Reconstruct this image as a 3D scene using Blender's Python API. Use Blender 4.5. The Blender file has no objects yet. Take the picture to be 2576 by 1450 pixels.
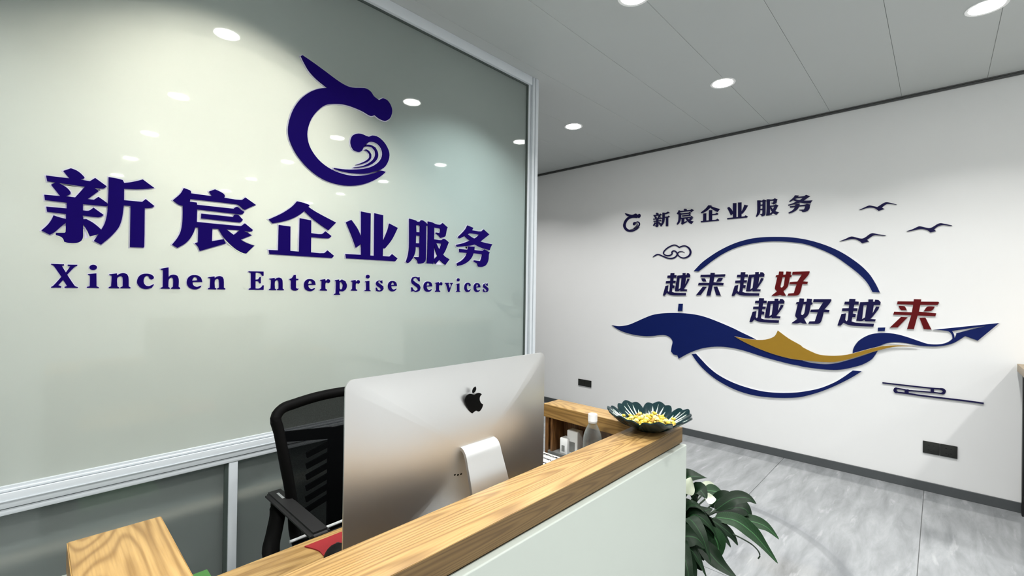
import bpy, bmesh, math, random
from mathutils import Vector, Matrix

random.seed(7)
scn = bpy.context.scene
COL = scn.collection

# ------------------------------------------------------------------ camera
W, H = 2576.0, 1450.0
FPX, YAW, PITCH, ROLL = 1137.62, math.radians(43.404), math.radians(0.197), math.radians(0.828)
CAMH = 1.43
EYE = Vector((0, 0, CAMH))
fwd = Vector((math.cos(PITCH)*math.cos(YAW), math.cos(PITCH)*math.sin(YAW), math.sin(PITCH)))
r0 = Vector((math.sin(YAW), -math.cos(YAW), 0))
u0 = r0.cross(fwd)
right = r0*math.cos(ROLL) + u0*math.sin(ROLL)
up = u0*math.cos(ROLL) - r0*math.sin(ROLL)
cd = bpy.data.cameras.new('camera')
cd.sensor_width = 36.0
cd.lens = FPX/W*36.0
cd.clip_start = 0.02
cam = bpy.data.objects.new('camera', cd)
COL.objects.link(cam)
cam.matrix_world = Matrix(((right.x, up.x, -fwd.x, 0), (right.y, up.y, -fwd.y, 0),
                           (right.z, up.z, -fwd.z, CAMH), (0, 0, 0, 1)))
scn.camera = cam

# ------------------------------------------------------------------ world, exposure
wd = bpy.data.worlds.new('world'); scn.world = wd
wd.use_nodes = True
wd.node_tree.nodes['Background'].inputs[0].default_value = (0.8, 0.9, 1.0, 1)
wd.node_tree.nodes['Background'].inputs[1].default_value = 0.05
scn.view_settings.view_transform = 'Standard'
scn.view_settings.look = 'None'
scn.view_settings.exposure = 0.0
scn.view_settings.gamma = 1.0
scn.view_settings.use_curve_mapping = False

LAMP_W = 14.6          # watts of every ceiling downlight
LENS_E = 42.0          # glow of the lamp's lens
BACK_W = 31.0          # downlights in the room behind the frosted glass

# ------------------------------------------------------------------ room measures
WX = 4.51              # white feature wall (x = const)
GY = 2.125             # frosted glass partition (y = const)
CZ = 2.937             # ceiling
X0, Y0, Y1 = -2.6, -4.6, 5.0
GX1 = 2.47             # end of the glass partition

# ------------------------------------------------------------------ helpers
def ray(px, py):
    return fwd + right*((px-W/2)/FPX) - up*((py-H/2)/FPX)
def on_x(px, py, x):
    d = ray(px, py); return EYE + d*(x/d.x)
def on_y(px, py, y):
    d = ray(px, py); return EYE + d*(y/d.y)
def on_z(px, py, z):
    d = ray(px, py); return EYE + d*((z-CAMH)/d.z)
def at_depth(px, py, dep):
    return EYE + ray(px, py)*dep
def project(p):
    q = Vector(p)-EYE; z = q.dot(fwd)
    return (W/2+FPX*q.dot(right)/z, H/2-FPX*q.dot(up)/z)

def tag(o, label=None, cat=None, group=None, kind=None):
    if label: o['label'] = label
    if cat: o['category'] = cat
    if group: o['group'] = group
    if kind: o['kind'] = kind
    return o
def empty(name, loc=(0, 0, 0), parent=None):
    o = bpy.data.objects.new(name, None); COL.objects.link(o)
    o.empty_display_size = 0.05
    o.location = loc
    if parent: o.parent = parent
    return o
def link(name, me, mat=None, parent=None, loc=None):
    o = bpy.data.objects.new(name, me); COL.objects.link(o)
    if mat and not me.materials: me.materials.append(mat)
    if parent:
        o.parent = parent
    if loc is not None: o.location = loc
    return o
def bm_mesh(bm, name, smooth=False, angle=None):
    bmesh.ops.recalc_face_normals(bm, faces=bm.faces)
    me = bpy.data.meshes.new(name); bm.to_mesh(me); bm.free()
    if smooth:
        for p in me.polygons: p.use_smooth = True
        if angle:
            me.set_sharp_from_angle(angle=math.radians(angle))
    return me
def add_box(bm, lo, hi):
    vs = [bm.verts.new((x, y, z)) for x in (lo[0], hi[0]) for y in (lo[1], hi[1]) for z in (lo[2], hi[2])]
    for f in ((0, 1, 3, 2), (4, 6, 7, 5), (0, 4, 5, 1), (2, 3, 7, 6), (0, 2, 6, 4), (1, 5, 7, 3)):
        bm.faces.new([vs[i] for i in f])
    return vs
def box(name, lo, hi, mat, parent=None, bev=0.0, seg=2):
    """box given in world coordinates; origin at its base centre"""
    c = Vector(((lo[0]+hi[0])/2, (lo[1]+hi[1])/2, lo[2]))
    bm = bmesh.new()
    add_box(bm, Vector(lo)-c, Vector(hi)-c)
    if bev: bmesh.ops.bevel(bm, geom=list(bm.edges), offset=bev, segments=seg, affect='EDGES', profile=0.5)
    me = bm_mesh(bm, name, smooth=bool(bev), angle=40 if bev else None)
    o = link(name, me, mat)
    place(o, parent, c)
    return o
def place(o, parent, c):
    if parent:
        o.parent = parent
        o.location = Vector(c) - parent_loc(parent)
    else:
        o.location = c
def parent_loc(p):
    v = Vector(p.location)
    while p.parent:
        p = p.parent; v += Vector(p.location)
    return v
def mesh_obj(name, bm, mat, parent=None, smooth=True, angle=40, center=None):
    """bmesh in world coordinates -> object whose origin is at the base centre"""
    xs = [v.co for v in bm.verts]
    if center is None:
        center = Vector(((min(v.x for v in xs)+max(v.x for v in xs))/2, (min(v.y for v in xs)+max(v.y for v in xs))/2, min(v.z for v in xs)))
    for v in bm.verts: v.co -= center
    o = link(name, bm_mesh(bm, name, smooth, angle), mat)
    place(o, parent, center)
    return o
def tube(bm, pts, rad, n=8, closed=False, flat=None):
    """sweep a round (or elliptic: flat=(a,b)) section along pts"""
    pts = [Vector(p) for p in pts]; N = len(pts); rings = []
    ref = Vector((0, 0, 1))
    for i, p in enumerate(pts):
        if closed: t = pts[(i+1) % N]-pts[i-1]
        else: t = pts[min(i+1, N-1)]-pts[max(i-1, 0)]
        t.normalize()
        a = ref.cross(t)
        if a.length < 1e-3: a = Vector((1, 0, 0)).cross(t)
        a.normalize(); b = t.cross(a)
        r = rad[i] if isinstance(rad, (list, tuple)) else rad
        ra, rb = (r*flat[0], r*flat[1]) if flat else (r, r)
        rings.append([bm.verts.new(p + a*(ra*math.cos(2*math.pi*k/n)) + b*(rb*math.sin(2*math.pi*k/n))) for k in range(n)])
    for i in range(N if closed else N-1):
        A, B = rings[i], rings[(i+1) % N]
        for k in range(n):
            bm.faces.new((A[k], A[(k+1) % n], B[(k+1) % n], B[k]))
    if not closed:
        bm.faces.new(rings[0][::-1]); bm.faces.new(rings[-1])
def lathe(bm, prof, n=28, c=(0, 0, 0), cap=True):
    rings = []
    for r, z in prof:
        rings.append([bm.verts.new((c[0]+r*math.cos(2*math.pi*k/n), c[1]+r*math.sin(2*math.pi*k/n), c[2]+z)) for k in range(n)])
    for A, B in zip(rings, rings[1:]):
        for k in range(n):
            bm.faces.new((A[k], A[(k+1) % n], B[(k+1) % n], B[k]))
    if cap:
        bm.faces.new(rings[0][::-1]); bm.faces.new(rings[-1])
def spline(pts, k=4, closed=False):
    """Catmull-Rom through 3D/2D points"""
    P = [Vector(p) for p in pts]; N = len(P); out = []
    for i in range(N if closed else N-1):
        p1, p2 = P[i], P[(i+1) % N]
        p0 = P[i-1] if (closed or i > 0) else p1
        p3 = P[(i+2) % N] if (closed or i+2 < N) else p2
        for j in range(k):
            t = j/k
            out.append(0.5*((2*p1)+(p2-p0)*t+(2*p0-5*p1+4*p2-p3)*t*t+(3*p1-p0-3*p2+p3)*t**3))
    if not closed: out.append(P[-1])
    return out

# ------------------------------------------------------------------ materials
def S(*c):
    """sRGB 0-255 -> linear"""
    return tuple((v/255/12.92 if v/255 <= 0.04045 else ((v/255+0.055)/1.055)**2.4) for v in c)+(1,)
def new_mat(name):
    m = bpy.data.materials.new(name); m.use_nodes = True
    nt = m.node_tree
    return m, nt, nt.nodes['Principled BSDF']
def N(nt, t, **kw):
    n = nt.nodes.new(t)
    for k, v in kw.items():
        if k.startswith('i_'): n.inputs[k[2:].replace('_', ' ')].default_value = v
        else: setattr(n, k, v)
    return n
def pmat(name, col, rough=0.5, metal=0.0, var=0.04, scale=30.0, bump=0.0, **kw):
    """plain procedural material: colour with a faint noise variation"""
    m, nt, b = new_mat(name)
    tc = N(nt, 'ShaderNodeTexCoord'); no = N(nt, 'ShaderNodeTexNoise')
    no.inputs['Scale'].default_value = scale; no.inputs['Detail'].default_value = 4
    nt.links.new(tc.outputs['Object'], no.inputs['Vector'])
    mx = N(nt, 'ShaderNodeMix', data_type='RGBA')
    mx.inputs['A'].default_value = tuple(max(0, c*(1-var)) for c in col[:3])+(1,)
    mx.inputs['B'].default_value = tuple(c*(1+var) for c in col[:3])+(1,)
    nt.links.new(no.outputs['Fac'], mx.inputs['Factor'])
    nt.links.new(mx.outputs['Result'], b.inputs['Base Color'])
    b.inputs['Roughness'].default_value = rough; b.inputs['Metallic'].default_value = metal
    if bump:
        bp = N(nt, 'ShaderNodeBump'); bp.inputs['Strength'].default_value = bump; bp.inputs['Distance'].default_value = 0.001
        nt.links.new(no.outputs['Fac'], bp.inputs['Height']); nt.links.new(bp.outputs['Normal'], b.inputs['Normal'])
    for k, v in kw.items():
        b.inputs[k].default_value = v
    return m
def wood(name, axis, light, dark, seed=0.0):
    """oak: contour lines of a stretched noise give cathedral grain along `axis`"""
    m, nt, b = new_mat(name)
    L = nt.links.new
    tc = N(nt, 'ShaderNodeTexCoord'); mp = N(nt, 'ShaderNodeMapping')
    sc = [11.0, 11.0, 11.0]; sc[axis] = 0.9
    mp.inputs['Scale'].default_value = sc; mp.inputs['Location'].default_value = (seed, seed*1.7, seed*0.6)
    L(tc.outputs['Object'], mp.inputs['Vector'])
    n1 = N(nt, 'ShaderNodeTexNoise'); n1.inputs['Scale'].default_value = 0.85; n1.inputs['Detail'].default_value = 1.2; n1.inputs['Roughness'].default_value = 0.35
    n1.inputs['Distortion'].default_value = 0.25
    L(mp.outputs['Vector'], n1.inputs['Vector'])
    mul = N(nt, 'ShaderNodeMath', operation='MULTIPLY'); mul.inputs[1].default_value = 190.0
    L(n1.outputs['Fac'], mul.inputs[0])
    sn = N(nt, 'ShaderNodeMath', operation='SINE'); L(mul.outputs[0], sn.inputs[0])
    mr = N(nt, 'ShaderNodeMapRange'); mr.inputs['From Min'].default_value = -1; mr.inputs['From Max'].default_value = 1
    L(sn.outputs[0], mr.inputs['Value'])
    pw = N(nt, 'ShaderNodeMath', operation='POWER'); pw.inputs[1].default_value = 2.2; L(mr.outputs['Result'], pw.inputs[0])
    mp2 = N(nt, 'ShaderNodeMapping'); s2 = [150.0, 150.0, 150.0]; s2[axis] = 5.0
    mp2.inputs['Scale'].default_value = s2; L(tc.outputs['Object'], mp2.inputs['Vector'])
    n2 = N(nt, 'ShaderNodeTexNoise'); n2.inputs['Scale'].default_value = 1.6; n2.inputs['Detail'].default_value = 3
    L(mp2.outputs['Vector'], n2.inputs['Vector'])
    mp3 = N(nt, 'ShaderNodeMapping'); s3 = [5.0, 5.0, 5.0]; s3[axis] = 1.2
    mp3.inputs['Scale'].default_value = s3; L(tc.outputs['Object'], mp3.inputs['Vector'])
    n3 = N(nt, 'ShaderNodeTexNoise'); n3.inputs['Scale'].default_value = 1.0; L(mp3.outputs['Vector'], n3.inputs['Vector'])
    m1 = N(nt, 'ShaderNodeMix', data_type='RGBA'); m1.inputs['A'].default_value = light; m1.inputs['B'].default_value = dark
    f1 = N(nt, 'ShaderNodeMath', operation='MULTIPLY'); f1.inputs[1].default_value = 0.66; L(pw.outputs[0], f1.inputs[0]); L(f1.outputs[0], m1.inputs['Factor'])
    m2 = N(nt, 'ShaderNodeMix', data_type='RGBA', blend_type='MULTIPLY'); m2.inputs['Factor'].default_value = 0.5
    cr = N(nt, 'ShaderNodeValToRGB'); cr.color_ramp.elements[0].color = (0.55, 0.47, 0.36, 1); cr.color_ramp.elements[0].position = 0.3; cr.color_ramp.elements[1].color = (1, 1, 1, 1); cr.color_ramp.elements[1].position = 0.62
    L(n2.outputs['Fac'], cr.inputs['Fac']); L(m1.outputs['Result'], m2.inputs['A']); L(cr.outputs['Color'], m2.inputs['B'])
    m3 = N(nt, 'ShaderNodeMix', data_type='RGBA', blend_type='MULTIPLY'); m3.inputs['Factor'].default_value = 0.35
    cr3 = N(nt, 'ShaderNodeValToRGB'); cr3.color_ramp.elements[0].color = (0.75, 0.68, 0.55, 1); cr3.color_ramp.elements[0].position = 0.35; cr3.color_ramp.elements[1].color = (1, 1, 1, 1); cr3.color_ramp.elements[1].position = 0.65
    L(n3.outputs['Fac'], cr3.inputs['Fac']); L(m2.outputs['Result'], m3.inputs['A']); L(cr3.outputs['Color'], m3.inputs['B'])
    L(m3.outputs['Result'], b.inputs['Base Color'])
    b.inputs['Roughness'].default_value = 0.42
    bp = N(nt, 'ShaderNodeBump'); bp.inputs['Strength'].default_value = 0.12; bp.inputs['Distance'].default_value = 0.0006
    L(n2.outputs['Fac'], bp.inputs['Height']); L(bp.outputs['Normal'], b.inputs['Normal'])
    return m
def emit(name, col, e):
    m = bpy.data.materials.new(name); m.use_nodes = True
    nt = m.node_tree; nt.nodes.clear()
    o = N(nt, 'ShaderNodeOutputMaterial'); em = N(nt, 'ShaderNodeEmission')
    em.inputs[0].default_value = col; em.inputs[1].default_value = e
    nt.links.new(em.outputs[0], o.inputs['Surface'])
    return m

OAK_L, OAK_D = S(180, 148, 94), S(124, 92, 48)
M = {}
M['oak_x'] = wood('oak along x', 0, OAK_L, OAK_D, 3.1)
M['oak_y'] = wood('oak along y', 1, OAK_L, OAK_D, 8.4)
M['edge_x'] = wood('dark oak edging along x', 0, S(120, 96, 57), S(86, 65, 35), 6.3)
M['edge_y'] = wood('dark oak edging along y', 1, S(166, 132, 76), S(118, 88, 44), 2.3)
M['oak_pale'] = wood('pale oak', 1, S(176, 156, 126), S(148, 128, 98), 5.2)
M['oak_in'] = wood('brown oak', 2, S(122, 86, 48), S(78, 48, 26), 1.2)
M['inner'] = pmat('dark brown board', S(62, 50, 38), 0.6)
M['wall'] = pmat('white wall paint', S(243, 244, 244), 0.75, var=0.012, scale=6, bump=0.05)
M['greywall'] = pmat('grey bounce-dimming paint', S(112, 112, 108), 0.8, var=0.02, scale=6)  # grey set to cut bounce light behind the frosted glass
M['ceil'] = pmat('ceiling panel enamel', S(192, 197, 196), 0.45, var=0.012, scale=4)
M['ceil_gap'] = pmat('ceiling seam', S(120, 124, 122), 0.8)
M['skirt'] = pmat('dark grey skirting', S(78, 82, 84), 0.45, var=0.08, scale=60)
M['trim_shade'] = pmat('grey ceiling trim shadow', S(84, 86, 86), 0.5)
M['alu'] = pmat('silver aluminium frame', S(214, 221, 226), 0.3, metal=0.0, var=0.02)
M['alu_dark'] = pmat('dark glazing gasket', S(70, 80, 76), 0.5)
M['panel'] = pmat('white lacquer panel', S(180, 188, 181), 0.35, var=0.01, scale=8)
M['grey_board'] = pmat('grey shelf board', S(120, 122, 120), 0.5)
M['indigo'] = pmat('indigo acrylic', S(20, 2, 92), 0.6, var=0.03, **{'Specular IOR Level': 0.05})
M['acry_edge'] = pmat('pale lavender acrylic edge', S(222, 220, 240), 0.35, var=0.01)
M['navy'] = pmat('navy acrylic', S(9, 27, 90), 0.45, var=0.05, **{'Specular IOR Level': 0.2})
M['navy_dark'] = pmat('dark navy acrylic', S(20, 16, 66), 0.45, var=0.05, **{'Specular IOR Level': 0.2})
M['red'] = pmat('dark red acrylic', S(96, 8, 14), 0.45, var=0.05, **{'Specular IOR Level': 0.2})
M['gold'] = pmat('ochre gold acrylic', S(160, 124, 42), 0.4, var=0.05, **{'Specular IOR Level': 0.2})
M['sign_edge'] = pmat('white acrylic edge', S(244, 244, 244), 0.3, var=0.01)
M['black'] = pmat('black plastic', S(20, 20, 20), 0.45, var=0.1)
M['socket'] = pmat('charcoal socket plastic', S(34, 36, 33), 0.4, var=0.08)
M['slot'] = pmat('socket slot', S(8, 8, 8), 0.8)
M['chair_frame'] = pmat('matte black chair plastic', S(5, 5, 5), 0.65, var=0.1, **{'Specular IOR Level': 0.1})
M['chair_arm'] = pmat('charcoal armrest', S(15, 15, 16), 0.65, var=0.1, bump=0.2, scale=200)
M['seat'] = pmat('black seat fabric', S(9, 9, 10), 0.9, var=0.2, scale=300, bump=0.3)
M['pale_line'] = pmat('pale grey trim', S(190, 194, 194), 0.5)
M['chrome'] = pmat('chrome', S(200, 200, 200), 0.15, metal=1.0)
M['white_plastic'] = pmat('white plastic', S(236, 238, 238), 0.4, var=0.01)
M['paper'] = pmat('white paper', S(228, 229, 227), 0.8, var=0.02)
M['redpad'] = pmat('red mouse pad', S(128, 10, 18), 0.8, var=0.08, scale=200)
M['rubber'] = pmat('black mouse', S(8, 7, 7), 0.6, var=0.3, scale=60, **{'Specular IOR Level': 0.15})
M['green'] = pmat('green plastic', S(74, 128, 62), 0.6, var=0.08)
M['glaze'] = pmat('dark teal glaze', S(12, 38, 42), 0.14, var=0.25, scale=25)
M['vein'] = pmat('pale vein glaze', S(206, 222, 212), 0.3, var=0.05)
M['soil'] = pmat('dark soil', S(40, 30, 22), 0.95, var=0.3, scale=80, bump=0.5)
M['pot'] = pmat('white ceramic pot', S(216, 216, 210), 0.3)
M['stem'] = pmat('dark green stem', S(22, 46, 22), 0.5)
M['spathe'] = pmat('white spathe', S(214, 222, 200), 0.5, var=0.06, scale=15)
M['blackmetal'] = pmat('black metal', S(12, 12, 13), 0.35, var=0.1)
M['cabinet'] = pmat('dark grey added cabinet', S(34, 36, 34), 0.6)
M['emblem'] = pmat('glossy black emblem', S(3, 3, 3), 0.3, **{'Specular IOR Level': 0.08})
M['screen'] = pmat('black screen glass', S(6, 6, 8), 0.08)
M['card_red'] = pmat('red print', S(150, 26, 34), 0.5)

# aluminium of the computer: brushed, with slight anisotropic-looking roughness noise
m, nt, b = new_mat('satin aluminium'); M['imac'] = m
b.inputs['Base Color'].default_value = S(222, 223, 223); b.inputs['Metallic'].default_value = 1.0
tc = N(nt, 'ShaderNodeTexCoord'); no = N(nt, 'ShaderNodeTexNoise'); no.inputs['Scale'].default_value = 900
mr = N(nt, 'ShaderNodeMapRange'); mr.inputs['To Min'].default_value = 0.36; mr.inputs['To Max'].default_value = 0.44
nt.links.new(tc.outputs['Object'], no.inputs['Vector']); nt.links.new(no.outputs['Fac'], mr.inputs['Value']); nt.links.new(mr.outputs['Result'], b.inputs['Roughness'])

# leaf material
def leaf_mat(name, c1, c2):
    m, nt, b = new_mat(name)
    tc = N(nt, 'ShaderNodeTexCoord'); wv = N(nt, 'ShaderNodeTexWave'); wv.inputs['Scale'].default_value = 5; wv.inputs['Distortion'].default_value = 1.5
    mp = N(nt, 'ShaderNodeMapping'); mp.inputs['Rotation'].default_value = (0, 0, 0.9)
    nt.links.new(tc.outputs['UV'], mp.inputs['Vector']); nt.links.new(mp.outputs['Vector'], wv.inputs['Vector'])
    mx = N(nt, 'ShaderNodeMix', data_type='RGBA'); mx.inputs['A'].default_value = c1; mx.inputs['B'].default_value = c2
    nt.links.new(wv.outputs['Fac'], mx.inputs['Factor'])
    sx = N(nt, 'ShaderNodeSeparateXYZ'); nt.links.new(tc.outputs['UV'], sx.inputs[0])
    pp = N(nt, 'ShaderNodeMath', operation='SUBTRACT'); pp.inputs[1].default_value = 0.5; nt.links.new(sx.outputs[0], pp.inputs[0])
    ab = N(nt, 'ShaderNodeMath', operation='ABSOLUTE'); nt.links.new(pp.outputs[0], ab.inputs[0])
    lt = N(nt, 'ShaderNodeMath', operation='LESS_THAN'); lt.inputs[1].default_value = 0.028; nt.links.new(ab.outputs[0], lt.inputs[0])
    mv = N(nt, 'ShaderNodeMix', data_type='RGBA'); mv.inputs['B'].default_value = tuple(min(1, 2.6*q) for q in c2[:3])+(1,)
    nt.links.new(lt.outputs[0], mv.inputs['Factor']); nt.links.new(mx.outputs['Result'], mv.inputs['A'])
    nt.links.new(mv.outputs['Result'], b.inputs['Base Color'])
    b.inputs['Roughness'].default_value = 0.45; b.inputs['Specular IOR Level'].default_value = 0.18
    return m
M['leaf'] = leaf_mat('dark green leaf', S(7, 22, 10), S(17, 40, 20))
M['leaf2'] = leaf_mat('mid green leaf', S(16, 40, 20), S(34, 64, 36))

# frosted glass: translucent body, a little diffuse, clear reflection on the face
m = bpy.data.materials.new('frosted glass'); m.use_nodes = True; M['frost'] = m
nt = m.node_tree; nt.nodes.clear(); L = nt.links.new
out = N(nt, 'ShaderNodeOutputMaterial'); tr = N(nt, 'ShaderNodeBsdfTranslucent'); df = N(nt, 'ShaderNodeBsdfDiffuse')
tr.inputs['Color'].default_value = (0.74, 0.79, 0.79, 1); df.inputs['Color'].default_value = (0.43, 0.46, 0.44, 1)
tc = N(nt, 'ShaderNodeTexCoord'); no = N(nt, 'ShaderNodeTexNoise'); no.inputs['Scale'].default_value = 2.0; no.inputs['Detail'].default_value = 2
L(tc.outputs['Object'], no.inputs['Vector'])
mr = N(nt, 'ShaderNodeMapRange'); mr.inputs['To Min'].default_value = 0.15; mr.inputs['To Max'].default_value = 0.20; L(no.outputs['Fac'], mr.inputs['Value'])
mx = N(nt, 'ShaderNodeMixShader'); L(mr.outputs['Result'], mx.inputs[0]); L(tr.outputs[0], mx.inputs[1]); L(df.outputs[0], mx.inputs[2])
gl = N(nt, 'ShaderNodeBsdfGlossy'); gl.inputs['Roughness'].default_value = 0.03; gl.inputs['Color'].default_value = (0.95, 1, 0.97, 1)
fr = N(nt, 'ShaderNodeFresnel'); fr.inputs['IOR'].default_value = 1.5
m2 = N(nt, 'ShaderNodeMixShader'); L(fr.outputs[0], m2.inputs[0]); L(mx.outputs[0], m2.inputs[1]); L(gl.outputs[0], m2.inputs[2])
L(m2.outputs[0], out.inputs['Surface'])

# clear plastic: thin wall that lets most light straight through and glints
m = bpy.data.materials.new('clear plastic'); m.use_nodes = True; M['clear'] = m
nt = m.node_tree; nt.nodes.clear(); L = nt.links.new
out = N(nt, 'ShaderNodeOutputMaterial'); tp = N(nt, 'ShaderNodeBsdfTransparent'); tp.inputs[0].default_value = (0.93, 0.95, 0.95, 1)
pb = N(nt, 'ShaderNodeBsdfPrincipled'); pb.inputs['Base Color'].default_value = S(190, 194, 192); pb.inputs['Roughness'].default_value = 0.12; pb.inputs['Specular IOR Level'].default_value = 0.9
no = N(nt, 'ShaderNodeTexNoise'); no.inputs['Scale'].default_value = 70; bp = N(nt, 'ShaderNodeBump'); bp.inputs['Strength'].default_value = 0.5; bp.inputs['Distance'].default_value = 0.004
tc = N(nt, 'ShaderNodeTexCoord'); L(tc.outputs['Object'], no.inputs['Vector']); L(no.outputs['Fac'], bp.inputs['Height']); L(bp.outputs['Normal'], pb.inputs['Normal'])
lw = N(nt, 'ShaderNodeLayerWeight'); lw.inputs[0].default_value = 0.45
mr = N(nt, 'ShaderNodeMapRange'); mr.inputs['To Min'].default_value = 0.05; mr.inputs['To Max'].default_value = 0.5; L(lw.outputs['Facing'], mr.inputs['Value'])
mx = N(nt, 'ShaderNodeMixShader'); L(mr.outputs['Result'], mx.inputs[0]); L(tp.outputs[0], mx.inputs[1]); L(pb.outputs[0], mx.inputs[2]); L(mx.outputs[0], out.inputs['Surface'])

# chair mesh: woven cloth with open gaps
m = bpy.data.materials.new('black chair mesh'); m.use_nodes = True; M['mesh'] = m
nt = m.node_tree; nt.nodes.clear(); L = nt.links.new
out = N(nt, 'ShaderNodeOutputMaterial'); df = N(nt, 'ShaderNodeBsdfPrincipled'); df.inputs['Base Color'].default_value = S(9, 10, 11); df.inputs['Roughness'].default_value = 0.8
tp = N(nt, 'ShaderNodeBsdfTransparent')
tc = N(nt, 'ShaderNodeTexCoord'); wv = N(nt, 'ShaderNodeTexNoise'); wv.inputs['Scale'].default_value = 700
L(tc.outputs['Object'], wv.inputs['Vector'])
mr = N(nt, 'ShaderNodeMapRange'); mr.inputs['To Min'].default_value = 0.84; mr.inputs['To Max'].default_value = 0.99; df.inputs['Specular IOR Level'].default_value = 0.0; L(wv.outputs['Fac'], mr.inputs['Value'])
mx = N(nt, 'ShaderNodeMixShader'); L(mr.outputs['Result'], mx.inputs[0]); L(tp.outputs[0], mx.inputs[1]); L(df.outputs[0], mx.inputs[2]); L(mx.outputs[0], out.inputs['Surface'])

# polished grey stone tile (world-space streaks so neighbouring tiles run on, plus a darker arc)
m, nt, b = new_mat('grey stone tile'); M['tile'] = m
L = nt.links.new
geo = N(nt, 'ShaderNodeNewGeometry'); mp = N(nt, 'ShaderNodeMapping'); mp.inputs['Rotation'].default_value = (0, 0, math.radians(46)); mp.inputs['Scale'].default_value = (2.2, 11.0, 1.0)
L(geo.outputs['Position'], mp.inputs['Vector'])
n1 = N(nt, 'ShaderNodeTexNoise'); n1.inputs['Scale'].default_value = 1.0; n1.inputs['Detail'].default_value = 6; n1.inputs['Roughness'].default_value = 0.62; n1.inputs['Distortion'].default_value = 0.4
L(mp.outputs['Vector'], n1.inputs['Vector'])
cr = N(nt, 'ShaderNodeValToRGB'); e = cr.color_ramp.elements
e[0].position = 0.28; e[0].color = S(116, 119, 121); e[1].position = 0.74; e[1].color = S(158, 161, 163)
L(n1.outputs['Fac'], cr.inputs['Fac'])
n2 = N(nt, 'ShaderNodeTexNoise'); n2.inputs['Scale'].default_value = 2.2; n2.inputs['Detail'].default_value = 5; n2.inputs['Distortion'].default_value = 0.35
mp2 = N(nt, 'ShaderNodeMapping'); mp2.inputs['Rotation'].default_value = (0, 0, math.radians(50)); mp2.inputs['Scale'].default_value = (1.2, 8.0, 1.0)
L(geo.outputs['Position'], mp2.inputs['Vector']); L(mp2.outputs['Vector'], n2.inputs['Vector'])
c2 = N(nt, 'ShaderNodeValToRGB'); e = c2.color_ramp.elements; e[0].position = 0.62; e[0].color = (0, 0, 0, 1); e[1].position = 0.70; e[1].color = (0.4, 0.4, 0.4, 1)
L(n2.outputs['Fac'], c2.inputs['Fac'])
mxa = N(nt, 'ShaderNodeMix', data_type='RGBA'); mxa.inputs['B'].default_value = S(184, 186, 188); L(c2.outputs['Color'], mxa.inputs['Factor']); L(cr.outputs['Color'], mxa.inputs['A'])
# darker arc band on the tile
sub = N(nt, 'ShaderNodeVectorMath', operation='DISTANCE'); sub.inputs[1].default_value = (2.50, 1.06, 0.0); L(geo.outputs['Position'], sub.inputs[0])
d1 = N(nt, 'ShaderNodeMath', operation='SUBTRACT'); d1.inputs[1].default_value = 0.815; L(sub.outputs['Value'], d1.inputs[0])
d2 = N(nt, 'ShaderNodeMath', operation='ABSOLUTE'); L(d1.outputs[0], d2.inputs[0])
d3 = N(nt, 'ShaderNodeMapRange'); d3.inputs['From Min'].default_value = 0.018; d3.inputs['From Max'].default_value = 0.034; d3.inputs['To Min'].default_value = 0.42; d3.inputs['To Max'].default_value = 0.0; L(d2.outputs[0], d3.inputs['Value'])
mxb = N(nt, 'ShaderNodeMix', data_type='RGBA'); mxb.inputs['B'].default_value = S(108, 111, 113); L(d3.outputs['Result'], mxb.inputs['Factor']); L(mxa.outputs['Result'], mxb.inputs['A'])
L(mxb.outputs['Result'], b.inputs['Base Color'])
b.inputs['Roughness'].default_value = 0.10; b.inputs['Specular IOR Level'].default_value = 0.5
M['grout'] = pmat('dark grout', S(86, 88, 88), 0.8)

# printed sheet: rows of black marks on white paper
m, nt, b = new_mat('printed sheet'); M['print'] = m
L = nt.links.new
tc = N(nt, 'ShaderNodeTexCoord'); mp = N(nt, 'ShaderNodeMapping'); mp.inputs['Scale'].default_value = (60, 160, 1); L(tc.outputs['Object'], mp.inputs['Vector'])
n1 = N(nt, 'ShaderNodeTexNoise'); n1.inputs['Scale'].default_value = 1.4; L(mp.outputs['Vector'], n1.inputs['Vector'])
wv = N(nt, 'ShaderNodeTexWave', bands_direction='X'); wv.inputs['Scale'].default_value = 9; L(tc.outputs['Object'], wv.inputs['Vector'])
mu = N(nt, 'ShaderNodeMath', operation='MULTIPLY'); L(n1.outputs['Fac'], mu.inputs[0]); L(wv.outputs['Fac'], mu.inputs[1])
gt = N(nt, 'ShaderNodeMath', operation='GREATER_THAN'); gt.inputs[1].default_value = 0.4; L(mu.outputs[0], gt.inputs[0])
mx = N(nt, 'ShaderNodeMix', data_type='RGBA'); mx.inputs['A'].default_value = S(232, 232, 230); mx.inputs['B'].default_value = S(30, 30, 32)
L(gt.outputs[0], mx.inputs['Factor']); L(mx.outputs['Result'], b.inputs['Base Color']); b.inputs['Roughness'].default_value = 0.7
M['lens'] = emit('downlight lens', (1, 0.98, 0.93, 1), LENS_E)
M['lens_back'] = emit('back room downlight lens', (1, 0.86, 0.66, 1), 12.0)

# ------------------------------------------------------------------ the room
def struct(o):
    o['kind'] = 'structure'; return o

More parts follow.
